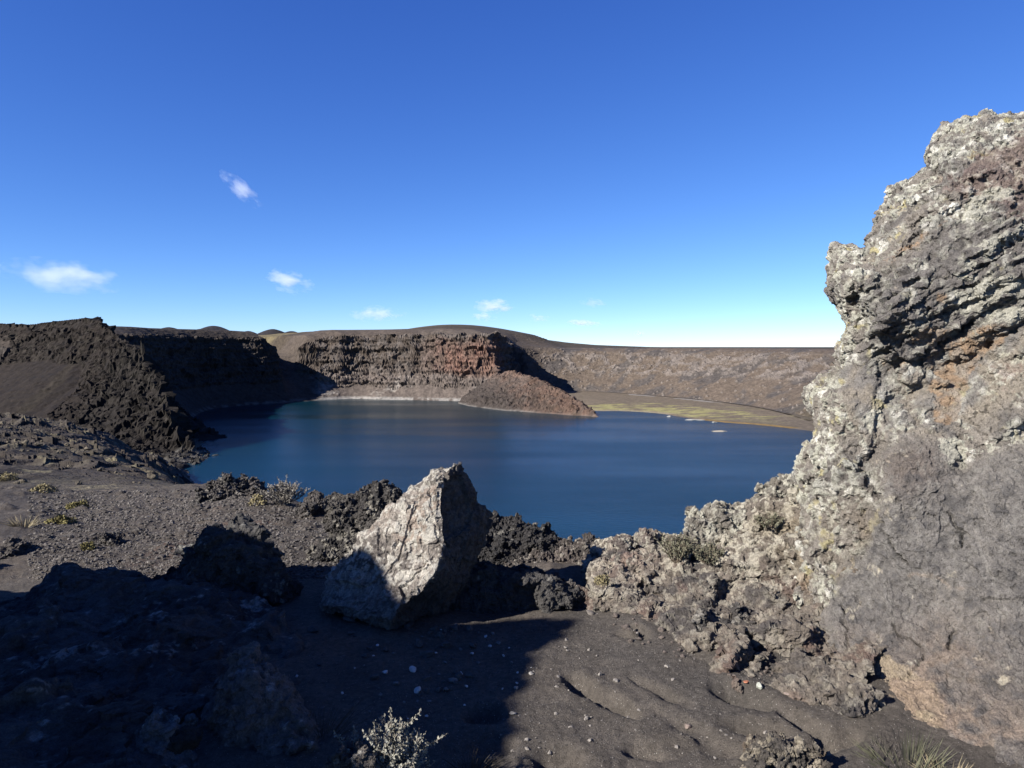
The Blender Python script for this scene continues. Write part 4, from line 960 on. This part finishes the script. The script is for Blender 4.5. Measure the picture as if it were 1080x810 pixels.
def build_stones():
    # white and grey pebbles in the shade below the boulder
    px = [(406,711,9,1),(436,708,11,1),(440,731,12,1),(486,711,7,1),(463,713,5,0),(478,720,12,0),(492,725,6,1),(453,741,8,0),(398,682,5,1),(394,693,4,1),(396,702,3,1),(361,732,4,1),(384,703,3,1),(374,706,3,1),(426,742,6,0),(440,742,5,0),(418,722,10,0),
          (364,735,4,0),(401,734,5,0),(377,741,4,0),(313,714,4,1),(520,670,7,0),(525,680,9,0),(517,683,6,1),(537,685,4,1),(512,672,5,1),(470,729,9,0),(498,690,6,1),(505,700,7,0),(486,686,5,0),(470,700,5,0),(460,690,4,1),(531,693,4,1),(540,700,5,0),
          (546,710,4,1),(560,705,3,1),(545,722,5,1),(530,728,3,1),(450,757,5,1),(430,760,4,1),(420,752,3,1),(470,760,4,0),(490,745,4,1),(510,745,3,0),(340,748,4,0),(390,752,4,0),(355,700,3,0),(335,680,3,0),(445,672,4,0),(465,665,3,1),(480,660,4,0),(415,690,4,0)]
    protos = {0: [stone_shape(1000+k, 2, 0.6) for k in range(3)], 1: [stone_shape(1100+k, 2, 0.6) for k in range(3)]}
    r = np.random.default_rng(5)
    base = {}
    for pale in (0, 1):
        for k in range(3):
            P, fa = protos[pale][k]
            c = np.tile(np.array([0.62, 0.60, 0.57] if pale else [0.2, 0.19, 0.18]), (len(P), 1))*(1+0.3*fbm(P*2, 3, k))[:, None]
            base[pale, k] = mesh_obj('pebble', P, fa, np.clip(c, .01, .8), MAT['stone'], smooth=False, link=False)
    for i, (u, v, s, pale) in enumerate(px):
        o = base[pale, i % 3].copy(); COL.objects.link(o)
        p = on_ground(u, v); sz = s*0.5*p[1]/F
        o.location = (p[0], p[1], p[2]+sz*0.3); o.scale = (sz, sz, sz); o.rotation_euler = (r.uniform(-.4, .4), r.uniform(-.4, .4), r.uniform(0, 6.3))
        tag(o, 'pale pebble on the dark ground in the shade below the boulder' if pale else 'grey stone on the dark ground in the shade below the boulder', 'pebble', 'pale pebbles in the shade below the boulder' if pale else 'grey stones in the shade below the boulder')
    for b in base.values(): bpy.data.objects.remove(b)
    one = [(787,724,8,(0.42,0.17,0.10),'salmon pink flat stone at the edge of the sand',0.4),(801,728,10,(0.42,0.43,0.37),'greenish white round stone beside the pink flat stone',0.7),
           (829,733,9,(0.30,0.24,0.20),'flat tan chip at the foot of the long knobbly grey rock',0.35),(845,734,7,(0.22,0.15,0.13),'small reddish stone between the long knobbly rock and the flat cracked rock',0.6),(623,648,11,(0.18,0.16,0.145),'flat grey stone at the tip of the sand beside the shaded hollow',0.4),
           (560,712,6,(0.40,0.37,0.33),'small white stone on the sand just outside the shadow edge',0.6),(544,727,6,(0.34,0.30,0.26),'pale stone lying right on the edge of the great shadow',0.6),(541,754,8,(0.30,0.28,0.25),'pale chip near the dark grass on the sand',0.4),
           (726,770,10,(0.19,0.15,0.13),'brownish pebble alone on the sand in front of the long knobbly rock',0.6),(672,670,4,(0.3,0.27,0.25),'tiny pale pebble between two footprints',0.6)]
    for k, (u, v, s, c, lab, fl) in enumerate(one):
        p = on_ground(u, v); sz = s*0.5*p[1]/F
        o = stone('stone', (p[0], p[1], p[2]+sz*0.3), sz, 1300+k, MAT['stone'], c, 3, fl); tag(o, lab, 'stone')
    # loose rocks on the gravel slope, on the hillside and along the foot of the bank
    def strew(n, box, smin, smax, col, label, group, seed, keep=None, name='rock', sub=3, flat=.75):
        r = np.random.default_rng(seed)
        pr = [stone_shape(seed*10+k, sub, flat, 0.35) for k in range(4)]; bs = []
        for k, (P, fa) in enumerate(pr):
            c = np.tile(np.asarray(col, float), (len(P), 1))*(1+0.6*fbm(P*2.5, 3, seed+k))[:, None]
            bs.append(mesh_obj(name, P, fa, np.clip(c, .012, .8), MAT['stone'], smooth=False, link=False))
        i = 0
        while i < n:
            u, v = r.uniform(box[0], box[2]), r.uniform(box[1], box[3])
            if keep is not None and not keep(u, v): continue
            p = on_ground(u, v); s = smin*(smax/smin)**(r.uniform()**1.7)
            o = bs[i % 4].copy(); COL.objects.link(o); sz = s*0.5*p[1]/F
            o.location = (p[0], p[1], p[2]+sz*0.25); o.scale = (sz*r.uniform(.8, 1.3), sz, sz*r.uniform(.7, 1.1)); o.rotation_euler = (r.uniform(-.3, .3), r.uniform(-.3, .3), r.uniform(0, 6.3))
            tag(o, label, 'rock', group); i += 1
        for b in bs: bpy.data.objects.remove(b)
    strew(90, (45, 528, 345, 602), 3, 10, (0.105, 0.092, 0.082), 'small grey stone strewn on the lit gravel slope', 'stones on the gravel slope', 41, lambda u, v: v > 545-0.06*u and v < 600)
    strew(40, (0, 440, 190, 512), 3, 11, (0.12, 0.102, 0.075), 'dull brown rock scattered on the hillside above the lake', 'rocks on the hillside', 42, lambda u, v: v > 445+0.28*u)
    strew(70, (640, 640, 880, 735), 3, 9, (0.14, 0.115, 0.10), 'brown rubble piece at the foot of the rock bank beside the sand', 'rubble along the foot of the bank', 43, lambda u, v: abs(v-(648+0.36*(u-660)+10)) < 18)
    strew(60, (330, 655, 520, 745), 3, 16, (0.10, 0.093, 0.088), 'dark rubble piece on the shaded ground around the foot of the pale boulder', 'rubble around the pale boulder', 45, lambda u, v: v < 690+30*math.sin(u*.1) or u > 440)
    strew(80, (500, 640, 860, 805), 2, 7, (0.26, 0.235, 0.21), 'tiny pale stone on the sunlit dark sand', 'tiny stones on the sand', 44, lambda u, v: v > 650+0.6*abs(u-640) and u > 545-0.3*(v-690))
    # gravel: too many to count
    r = np.random.default_rng(77); Ps, Fs, Cs, n = [], [], [], 0
    P0, f0 = ICO[1]
    for k in range(15000):
        if k < 11000:
            u, v = r.uniform(30, 380), r.uniform(520, 612); s = 1.0+3.2*r.uniform()**1.6
        else:
            u, v = r.uniform(500, 900), r.uniform(640, 812); s = r.uniform(0.7, 1.9)
        Ps.append((u, v, s))
    A = np.array(Ps)
    Yg = np.exp(np.linspace(math.log(2.6), math.log(16), 500))
    tab_u = np.arange(0, 921, 20.0); tab = np.stack([base_z(np.full(500, t), Yg) for t in tab_u])
    verts = []; faces = []; cols = []
    for u, v, s in A:
        z = tab[int(round(u/20))]; kk = np.argmax(z >= EYE+(V0-v)/F*Yg); Y = Yg[kk]
        if Y < 2.5: continue
        verts.append((u, Y, s))
    B = np.array(verts); z = ground_z(B[:, 0], B[:, 1])
    VV, FF, CC = [], [], []
    for k, (u, Y, s) in enumerate(B):
        sz = s*0.5*Y/F; q = P0*(1+0.35*r.uniform(-1, 1, (len(P0), 1)))*sz*np.array([1.1, 0.9, 0.75])
        VV.append(q+np.array([(u-U0)/F*Y, Y, z[k]+sz*0.2])); FF.append(f0+k*len(P0))
        t = r.uniform(0.055, 0.15)*(1.5 if r.uniform() < .06 else 1); CC.append(np.tile([t, t*0.9, t*0.82], (len(P0), 1)))
    o = mesh_obj('gravel', np.concatenate(VV), np.concatenate(FF), np.concatenate(CC), MAT['stone'], smooth=False)
    o['kind'] = 'stuff'

def tube(VV, FF, pts, r0, r1, n=5, off=0):
    pts = np.asarray(pts, float); m = len(pts)
    d = np.gradient(pts, axis=0); d /= np.maximum(1e-9, np.linalg.norm(d, axis=1))[:, None]
    ref = np.array([0.3, 0.2, 1.0]) if abs(d[0, 2]) < .8 else np.array([1.0, 0.3, 0.1])
    a = np.cross(d, ref); a /= np.maximum(1e-9, np.linalg.norm(a, axis=1))[:, None]; b = np.cross(d, a)
    base = sum(len(x) for x in VV); th = np.linspace(0, 2*math.pi, n, endpoint=False)
    rr = np.linspace(r0, r1, m)
    ring = pts[:, None]+rr[:, None, None]*(np.cos(th)[None, :, None]*a[:, None]+np.sin(th)[None, :, None]*b[:, None])
    VV.append(ring.reshape(-1, 3))
    for i in range(m-1):
        for k in range(n):
            FF.append((base+i*n+k, base+i*n+(k+1) % n, base+(i+1)*n+(k+1) % n, base+(i+1)*n+k))
def leaves(VV, FF, c, size, r, n=1, up=0.3):
    base = sum(len(x) for x in VV)
    for k in range(n):
        d = r.normal(size=3)+np.array([0, 0, up]); d /= np.linalg.norm(d)
        s = np.cross(d, r.normal(size=3)); s /= np.linalg.norm(s)
        L = size*r.uniform(.6, 1.3); w = L*0.28
        VV.append(np.array([c, c+d*L*.5+s*w, c+d*L, c+d*L*.5-s*w])); b = base+4*k
        FF.append((b, b+1, b+2, b+3))
def shrub(loc, w, h, nst, seed, mats, label, cat='bush', name='bush', leaf=0.012, dens=26, twig=0.004, spread=1.0, sub=3, upright=0.6, tips=False):
    r = np.random.default_rng(seed)
    root = empty(name, loc); tag(root, label, cat)
    SV, SF, LV, LF = [], [], [], []
    for k in range(nst):
        a = r.uniform(0, 2*math.pi); rad = math.sqrt(r.uniform())*spread
        end = np.array([math.cos(a)*w*.5*rad, math.sin(a)*w*.5*rad, h*(upright+(1-upright)*r.uniform())*(1-0.45*rad**2)])
        b0 = np.array([math.cos(a)*w*.12*rad, math.sin(a)*w*.12*rad, -0.02])
        mid = b0+(end-b0)*0.5+np.array([0, 0, -0.10*h])+r.normal(size=3)*w*.04
        t = np.linspace(0, 1, 7)[:, None]; pts = (1-t)**2*b0+2*t*(1-t)*mid+t*t*end
        pts[1:-1] += r.normal(size=(5, 3))*w*0.012
        tube(SV, SF, pts, twig, twig*.5)
        segs = [pts]
        for q in range(sub):
            i = r.integers(2, 6); dirv = (end-b0); dirv /= np.linalg.norm(dirv); dv = dirv*0.6+r.normal(size=3)*0.55; dv[2] = abs(dv[2])*0.9+.1; dv /= np.linalg.norm(dv)
            L = h*r.uniform(.18, .42); p = np.array([pts[i]+dv*L*s+np.array([0, 0, 0.15*L*s*s]) for s in np.linspace(0, 1, 4)])
            tube(SV, SF, p, twig*.7, twig*.4, 4); segs.append(p)
        for sg in segs:
            n = dens if sg is pts else dens//2
            for _ in range(n):
                f = r.uniform(.25 if sg is pts else .05, 1)**(0.8)*(len(sg)-1); i = min(int(f), len(sg)-2); c = sg[i]+(sg[i+1]-sg[i])*(f-i)
                leaves(LV, LF, c, leaf, r, 1)
    mesh_obj('stem', np.concatenate(SV), np.array(SF), None, mats[0], parent=root)
    mesh_obj('foliage', np.concatenate(LV), np.array(LF), None, mats[1], smooth=False, parent=root)
    return root
def tuft(loc, w, h, nb, seed, mat, label, cat='grass tuft', name='grass_tuft', width=0.004, lean=0.7, aim=(0, 0), stiff=False):
    r = np.random.default_rng(seed); VV, FF, n = [], [], 0
    for k in range(nb):
        a = r.uniform(0, 2*math.pi); rad = math.sqrt(r.uniform())
        b = np.array([math.cos(a)*rad*w*.22, math.sin(a)*rad*w*.22, -0.01])
        L = h*r.uniform(.55, 1.1); tilt = lean*rad*r.uniform(.5, 1.2)
        d = np.array([math.cos(a)*math.sin(tilt)+aim[0], math.sin(a)*math.sin(tilt)+aim[1], math.cos(tilt)]); d /= np.linalg.norm(d)
        s = np.cross(d, [math.cos(a+1), math.sin(a+1), 0.2]); s /= np.linalg.norm(s); bend = 0 if stiff else r.uniform(.05, .35)
        pts = [b+d*L*t+np.array([d[0], d[1], -0.6])*bend*L*t*t for t in (0, .35, .7, 1)]; ws = [1, .9, .6, .08]
        VV.append(np.array([p+sg*s*width*.5*q for p, q in zip(pts, ws) for sg in (-1, 1)]))
        for i in range(3): FF.append((n+2*i, n+2*i+1, n+2*i+3, n+2*i+2))
        n += 8
    o = mesh_obj(name, np.concatenate(VV), np.array(FF), None, mat, smooth=False); o.location = loc
    return tag(o, label, cat)
def cushion(loc, w, h, seed, mat, label, n=900, leaf=0.03):
    r = np.random.default_rng(seed); VV, FF = [], []
    for k in range(n):
        d = r.normal(size=3); d[2] = abs(d[2]); d /= np.linalg.norm(d); q = r.uniform(.55, 1)**.5
        lump = 1+0.35*math.sin(5*d[0]+seed)*math.cos(4*d[1]+seed)
        c = d*np.array([w*.5, w*.42, h])*q*lump; leaves(VV, FF, c, leaf, r, 1, 0.8)
    o = mesh_obj('cushion_plant', np.concatenate(VV), np.array(FF), None, mat, smooth=False); o.location = loc
    return tag(o, label, 'cushion plant')

def build_plants():
    silver = (plain_mat('pale_stem', (0.24, 0.21, 0.17), 0.85), plain_mat('silver_leaf', (0.27, 0.26, 0.215), 0.85, 0.4, 60))
    dry = (plain_mat('dry_stem', (0.20, 0.18, 0.16), 0.85), plain_mat('dry_leaf', (0.24, 0.22, 0.19), 0.9, 0.45, 12))
    green = (plain_mat('brown_stem', (0.15, 0.12, 0.09), 0.85), plain_mat('sage_leaf', (0.165, 0.160, 0.110), 0.85, 0.5, 20))
    p = W(404, 830, 2.62); shrub(tuple(p), 0.33, 0.27, 34, 1, silver, 'pale silvery bush catching the sun at the edge of the dark shade', leaf=0.0125, dens=90, twig=0.0034, upright=0.55, sub=3)
    p = W(440, 815, 2.7); shrub(tuple(p), 0.12, 0.17, 4, 2, silver, 'sprig of pale twigs right of the silvery bush', leaf=0.008, dens=34, twig=0.002, upright=0.5, sub=2)
    p = W(300, 529, 9.0); shrub(tuple(p), 0.55, 0.26, 60, 3, dry, 'dry grey bush on the rim against the lake', leaf=0.022, dens=26, twig=0.005, upright=0.75)
    p = W(272, 532, 8.9); cushion(tuple(p), 0.18, 0.10, 4, plain_mat('straw', (0.27, 0.23, 0.13), .9, .4, 20), 'small straw-coloured clump at the foot of the dry grey bush', 400, .03)
    p = W(714, 590, 5.1); shrub(tuple(p), 0.24, 0.20, 40, 5, green, 'sage green bush growing on the rim beside the cream block', leaf=0.014, dens=26, twig=0.003, upright=0.7)
    p = W(745, 590, 5.0); shrub(tuple(p), 0.26, 0.12, 34, 6, green, 'low sage green bush under the cream lichen-crusted block', leaf=0.013, dens=26, twig=0.003, upright=0.6)
    p = W(812, 553, 4.95); shrub(tuple(p), 0.22, 0.08, 26, 7, green, 'flat grey green plant growing on top of the rock bank below the cream block', leaf=0.012, dens=22, twig=0.003, upright=0.5)
    ys = plain_mat('moss_yellow', (0.20, 0.175, 0.075), .9, .45, 14); ds = plain_mat('straw_dull', (0.27, 0.23, 0.13), .9, .45, 10)
    p = W(635, 616, 4.85); cushion(tuple(p), 0.10, 0.05, 8, ds, 'straw-yellow cushion on the bank above the tip of the sand', 500, .016)
    p = on_ground(83, 538); cushion(tuple(p), 0.30, 0.11, 9, ys, 'yellow green cushion on the gravel at the start of the hillside', 1300, .028)
    p = on_ground(64, 553); cushion(tuple(p), 0.27, 0.08, 10, ys, 'darker moss-green cushion with a small shadow on the gravel', 1000, .026)
    p = on_ground(8, 507); cushion(tuple(p), 0.5, 0.2, 11, ds, 'straw cushion plant on the hillside by the picture edge', 700, .05)
    p = on_ground(93, 580); cushion(tuple(p), 0.14, 0.06, 12, ys, 'small moss cushion beside the squat lone rock', 500, .02)
    p = on_ground(45, 520); cushion(tuple(p), 0.42, 0.13, 13, ds, 'straw-coloured clump below the hillside', 700, .04)
    sg = plain_mat('spiky_grass', (0.125, 0.125, 0.08), .8, .4, 25); dg = plain_mat('dark_grass', (0.07, 0.06, 0.045), .85, .4, 25); st = plain_mat('straw_blade', (0.30, 0.25, 0.16), .85, .4, 25)
    p = W(955, 808, 2.93); tuft(tuple(p), 0.5, 0.135, 200, 14, sg, 'spiky grey green grass tuft at the base of the tan rock face', width=0.0045, lean=1.15, stiff=True, aim=(-.25, -.2))
    p = W(998, 818, 2.86); tuft(tuple(p), 0.3, 0.09, 70, 15, st, 'dry straw grass mixed with the spiky tuft in the corner under the outcrop', width=0.0035, lean=1.0, stiff=True)
    p = on_ground(500, 815); tuft(tuple(p), 0.25, 0.12, 90, 16, dg, 'dark dry grass tuft on the sand at the shadow edge', width=0.0035, lean=1.1, aim=(.3, 0))
    p = on_ground(345, 775); tuft(tuple(p), 0.25, 0.2, 40, 17, dg, 'thin dry grass in the shade beside the domed brown boulder', width=0.003, lean=.9, aim=(.3, 0))
    p = on_ground(25, 556); tuft(tuple(p), 0.35, 0.16, 120, 18, st, 'straw grass tuft at the edge of the gravel by the lava hump', width=0.006, lean=.9)
# ---------------------------------------------------------------- water, clouds, light, camera
def build_water():
    m, nt, out = nodes('lake'); L = nt.links.new
    tc = N(nt, 'ShaderNodeTexCoord')
    mp = N(nt, 'ShaderNodeMapping'); mp.inputs['Scale'].default_value = (1, 1.6, 1); L(tc.outputs['Object'], mp.inputs[0])
    n1 = N(nt, 'ShaderNodeTexNoise', Scale=0.55, Detail=6.0, Roughness=0.6); L(mp.outputs[0], n1.inputs['Vector'])
    n2 = N(nt, 'ShaderNodeTexNoise', Scale=0.012, Detail=3.0); L(mp.outputs[0], n2.inputs['Vector'])
    bs = N(nt, 'ShaderNodeBsdfPrincipled', Roughness=WATER['rough'], IOR=1.33); bs.inputs['Specular IOR Level'].default_value = WATER['spec']
    mr = N(nt, 'ShaderNodeMapRange', **{'From Min': 0.35, 'From Max': 0.65, 'To Min': 0.85, 'To Max': 1.15}); L(n2.outputs['Fac'], mr.inputs['Value'])
    rgb = N(nt, 'ShaderNodeRGB'); rgb.outputs[0].default_value = (*WATER['col'], 1)
    sc = N(nt, 'ShaderNodeVectorMath', _operation='SCALE'); L(rgb.outputs[0], sc.inputs[0]); L(mr.outputs[0], sc.inputs['Scale'])
    L(sc.outputs[0], bs.inputs['Base Color'])
    b = N(nt, 'ShaderNodeBump', Strength=WATER['bump'], Distance=0.25); L(n1.outputs['Fac'], b.inputs['Height']); L(b.outputs[0], bs.inputs['Normal'])
    n3 = N(nt, 'ShaderNodeTexNoise', Scale=0.016, Detail=4.0); mp3 = N(nt, 'ShaderNodeMapping'); mp3.inputs['Scale'].default_value = (0.45, 1.9, 1); L(tc.outputs['Object'], mp3.inputs[0]); L(mp3.outputs[0], n3.inputs['Vector'])
    wr = N(nt, 'ShaderNodeMapRange', **{'From Min': 0.38, 'From Max': 0.62, 'To Min': 0.15, 'To Max': 0.25}); L(n3.outputs['Fac'], wr.inputs['Value']); L(wr.outputs[0], bs.inputs['Roughness'])   # wind patches
    ws = N(nt, 'ShaderNodeMapRange', **{'From Min': 0.38, 'From Max': 0.62, 'To Min': 0.5, 'To Max': 0.75}); L(n3.outputs['Fac'], ws.inputs['Value']); L(ws.outputs[0], b.inputs['Strength'])
    L(bs.outputs[0], out.inputs['Surface'])
    P = np.array([(-330, 60, ZW), (300, 60, ZW), (300, 720, ZW), (-330, 720, ZW)], float)
    structure(mesh_obj('lake_water', P, np.array([[0, 1, 2, 3]]), None, m))

def build_shoals():
    c = np.array([0.40, 0.35, 0.27])
    for k, (u, v, w, h, lab) in enumerate([(759, 455, 20, 2.2, 'long low sandy islet in the blue water off the grassy shore'), (706, 439.5, 5, 1.6, 'tiny white rock in the water at the tip of the green shore'),
                               (733, 443, 22, 1.5, 'white mineral bar along the water edge of the green flat'), (754, 445.5, 7, 1.4, 'short white bar at the end of the long mineral bar')]):
        Y = (EYE-ZW)*F/(v-V0); sx = w*0.5*Y/F; sz = h*0.5*Y/F
        P, fa = stone_shape(2000+k, 3, 1.0, 0.5); P = P*np.array([sx, sx*0.5, sz*1.5])
        o = mesh_obj('shoal', P, fa, np.tile(c if k == 0 else np.array([.36, .35, .32]), (len(P), 1)), MAT['stone'], smooth=False)
        o.location = ((u-U0)/F*Y, Y, ZW); tag(o, lab, 'shoal')

CLOUDS = [(64, 291, 100, 29, 7, 0.4, 'largest white cloud, streaming low over the dark headland', 0.0), (304, 297, 46, 20, 14, 0.85, 'small plump white cloud between the wispy streak and the red cliff', 0.0),
          (254, 199, 46, 15, 42, 0.42, 'thin slanted wisp highest in the sky', 0.0), (397, 331, 50, 13, 0, 0.36, 'faint grey lilac cloud low over the start of the red cliff', 0.0),
          (519, 323, 38, 13, -3, 0.75, 'pinkish white cloud just above the rounded hilltop', 0.0), (510, 334, 24, 8, 6, 0.5, 'flat grey shred under the pinkish white cloud', 0.0),
          (569, 336, 22, 8, 8, 0.32, 'faint scrap right of the pinkish white cloud', 0.0), (616, 340.5, 32, 6, 3, 0.55, 'long thin grey cloud above the grassy cove', 0.0),
          (626, 319, 24, 9, 4, 0.3, 'pale scrap above the long thin grey cloud', 0.0), (675, 352, 13, 5, 5, 0.55, 'lowest tiny grey cloud over the flat rim', 0.0)]
def build_clouds():
    for k, (u, v, w, h, rot, dens, lab, dz) in enumerate(CLOUDS):
        Y = 9000.0; s = Y/F
        P, fa = ICO[4]; P = P.copy()
        P = P*(1+0.18*fbm(P*1.4, 3, 3000+k))[:, None]
        P = P*np.array([w*.5*s*1.25, w*.36*s, h*.5*s*1.35])
        m, nt, out = nodes('cloud'); L = nt.links.new
        tc = N(nt, 'ShaderNodeTexCoord')
        mp = N(nt, 'ShaderNodeMapping'); mp.inputs['Scale'].default_value = (1/(w*.5*s*1.2), 1/(w*.36*s), 1/(h*.5*s*1.3)); L(tc.outputs['Object'], mp.inputs[0])
        ln = N(nt, 'ShaderNodeVectorMath', _operation='LENGTH'); L(mp.outputs[0], ln.inputs[0])
        mo = N(nt, 'ShaderNodeMapping'); mo.inputs['Location'].default_value = (k*7.3, k*3.1, 0); mo.inputs['Scale'].default_value = (1/(h*s*1.5), 1/(h*s*1.5), 1/(h*s*0.8)); L(tc.outputs['Object'], mo.inputs[0])
        nz = N(nt, 'ShaderNodeTexNoise', Scale=1.6, Detail=6.0, Roughness=0.6); L(mo.outputs[0], nz.inputs['Vector'])
        a = N(nt, 'ShaderNodeMapRange', **{'From Min': 0.3, 'From Max': 0.72, 'To Min': -0.75, 'To Max': 0.75}, _clamp=False); L(nz.outputs['Fac'], a.inputs['Value'])
        sub = N(nt, 'ShaderNodeMath', _operation='SUBTRACT'); L(a.outputs[0], sub.inputs[0]); L(ln.outputs['Value'], sub.inputs[1])
        dn = N(nt, 'ShaderNodeMapRange', **{'From Min': -0.9, 'From Max': 0.35, 'To Min': 0.0, 'To Max': dens*CLOUD_D*34.0/(h*s*0.1)}); L(sub.outputs[0], dn.inputs['Value'])
        pw = N(nt, 'ShaderNodeMath', _operation='MULTIPLY'); L(dn.outputs[0], pw.inputs[0]); L(dn.outputs[0], pw.inputs[1])
        vs = N(nt, 'ShaderNodeVolumePrincipled', Anisotropy=0.2); vs.inputs['Color'].default_value = (0.93, 0.97, 1.0, 1)
        L(dn.outputs[0], vs.inputs['Density']); L(vs.outputs[0], out.inputs['Volume'])
        o = mesh_obj('cloud', P, fa, None, m); c = W(u, v, Y); o.location = tuple(c); o.rotation_euler = (0, math.radians(rot), 0)
        tag(o, lab, 'cloud')

def build_light():
    w = bpy.data.worlds.new('World'); scene.world = w; w.use_nodes = True
    nt = w.node_tree; nt.nodes.clear(); L = nt.links.new
    sk = nt.nodes.new('ShaderNodeTexSky'); sk.sky_type = 'NISHITA'; sk.sun_disc = False
    sk.sun_elevation = SUN_EL; sk.sun_rotation = math.atan2(SX, SY); sk.altitude = 200
    sk.air_density = SKY['air']; sk.dust_density = SKY['dust']; sk.ozone_density = SKY['ozone']
    st = SKY['str']
    sep = nt.nodes.new('ShaderNodeSeparateColor'); comb = nt.nodes.new('ShaderNodeCombineColor'); L(sk.outputs[0], sep.inputs[0])
    for i, (gam, k) in enumerate(SKY['curve']):           # the deep clear blue of the southern sky
        p = nt.nodes.new('ShaderNodeMath'); p.operation = 'POWER'; p.inputs[1].default_value = gam
        q = nt.nodes.new('ShaderNodeMath'); q.operation = 'MULTIPLY'; q.inputs[1].default_value = 0.14
        r = nt.nodes.new('ShaderNodeMath'); r.operation = 'MULTIPLY'; r.inputs[1].default_value = k/0.14
        L(sep.outputs[i], q.inputs[0]); L(q.outputs[0], p.inputs[0]); L(p.outputs[0], r.inputs[0]); L(r.outputs[0], comb.inputs[i])
    bg = nt.nodes.new('ShaderNodeBackground'); bg.inputs['Strength'].default_value = st
    out = nt.nodes.new('ShaderNodeOutputWorld')
    L(comb.outputs[0], bg.inputs['Color']); L(bg.outputs[0], out.inputs['Surface'])
    l = bpy.data.lights.new('sun', 'SUN'); l.energy = SUN_STR; l.angle = math.radians(0.53); l.color = (1.0, 0.955, 0.89)
    o = bpy.data.objects.new('sun', l); COL.objects.link(o)
    from mathutils import Vector
    o.rotation_euler = Vector(S).to_track_quat('Z', 'Y').to_euler(); o.location = (-30, -15, 25)

def build_camera():
    c = bpy.data.cameras.new('camera'); o = bpy.data.objects.new('camera', c); COL.objects.link(o)
    o.location = (0, 0, EYE); o.rotation_euler = (math.radians(90), 0, 0)
    c.sensor_fit = 'HORIZONTAL'; c.sensor_width = 36.0; c.lens = 36.0*F/1080.0
    c.shift_y = -(405-V0)/1080.0
    c.clip_start = 0.05; c.clip_end = 90000
    scene.camera = o
    scene.view_settings.view_transform = 'Standard'; scene.view_settings.look = 'None'
    scene.view_settings.exposure = EXPOSURE; scene.view_settings.gamma = 1.0; scene.view_settings.use_curve_mapping = False
    cy = scene.cycles; cy.volume_bounces = 6; cy.max_bounces = 8; cy.diffuse_bounces = 3; cy.use_denoising = True
# ---------------------------------------------------------------- settings and assembly
SUN_STR = 5.0; EXPOSURE = 1.5; CLOUD_D = 0.0048
SKY = dict(air=0.6, dust=0.0, ozone=4.0, str=0.063, curve=((1.25, 0.78), (1.07, 0.79), (0.74, 0.95)))
WATER = dict(col=(0.0012, 0.0135, 0.0220), rough=0.2, spec=0.21, bump=0.6)
MAT = {}
def build_materials():
    MAT['far_rock'] = mineral('crater_rock', 0.35, 0.35, 0.6, 0.8)
    MAT['hill_rock'] = mineral('hillside_rock', 1.2, 0.40, 0.7, 0.25)
    MAT['sand'] = mineral('volcanic_sand', 34.0, 0.6, 1.0, 0.03, light=0.12, lscale=110)
    MAT['rock'] = mineral('lava_rock', 24.0, 0.5, 1.0, 0.025)
    MAT['stone'] = mineral('stone', 9.0, 0.30, 0.4, 0.02)
import time as _time
_t = _time.time()
for _f in (build_materials, build_crater, build_near, build_water, build_shoals, build_tower, build_rocks, build_stones, build_plants, build_clouds, build_light, build_camera):
    _f(); print(_f.__name__, round(_time.time()-_t, 1), flush=True)
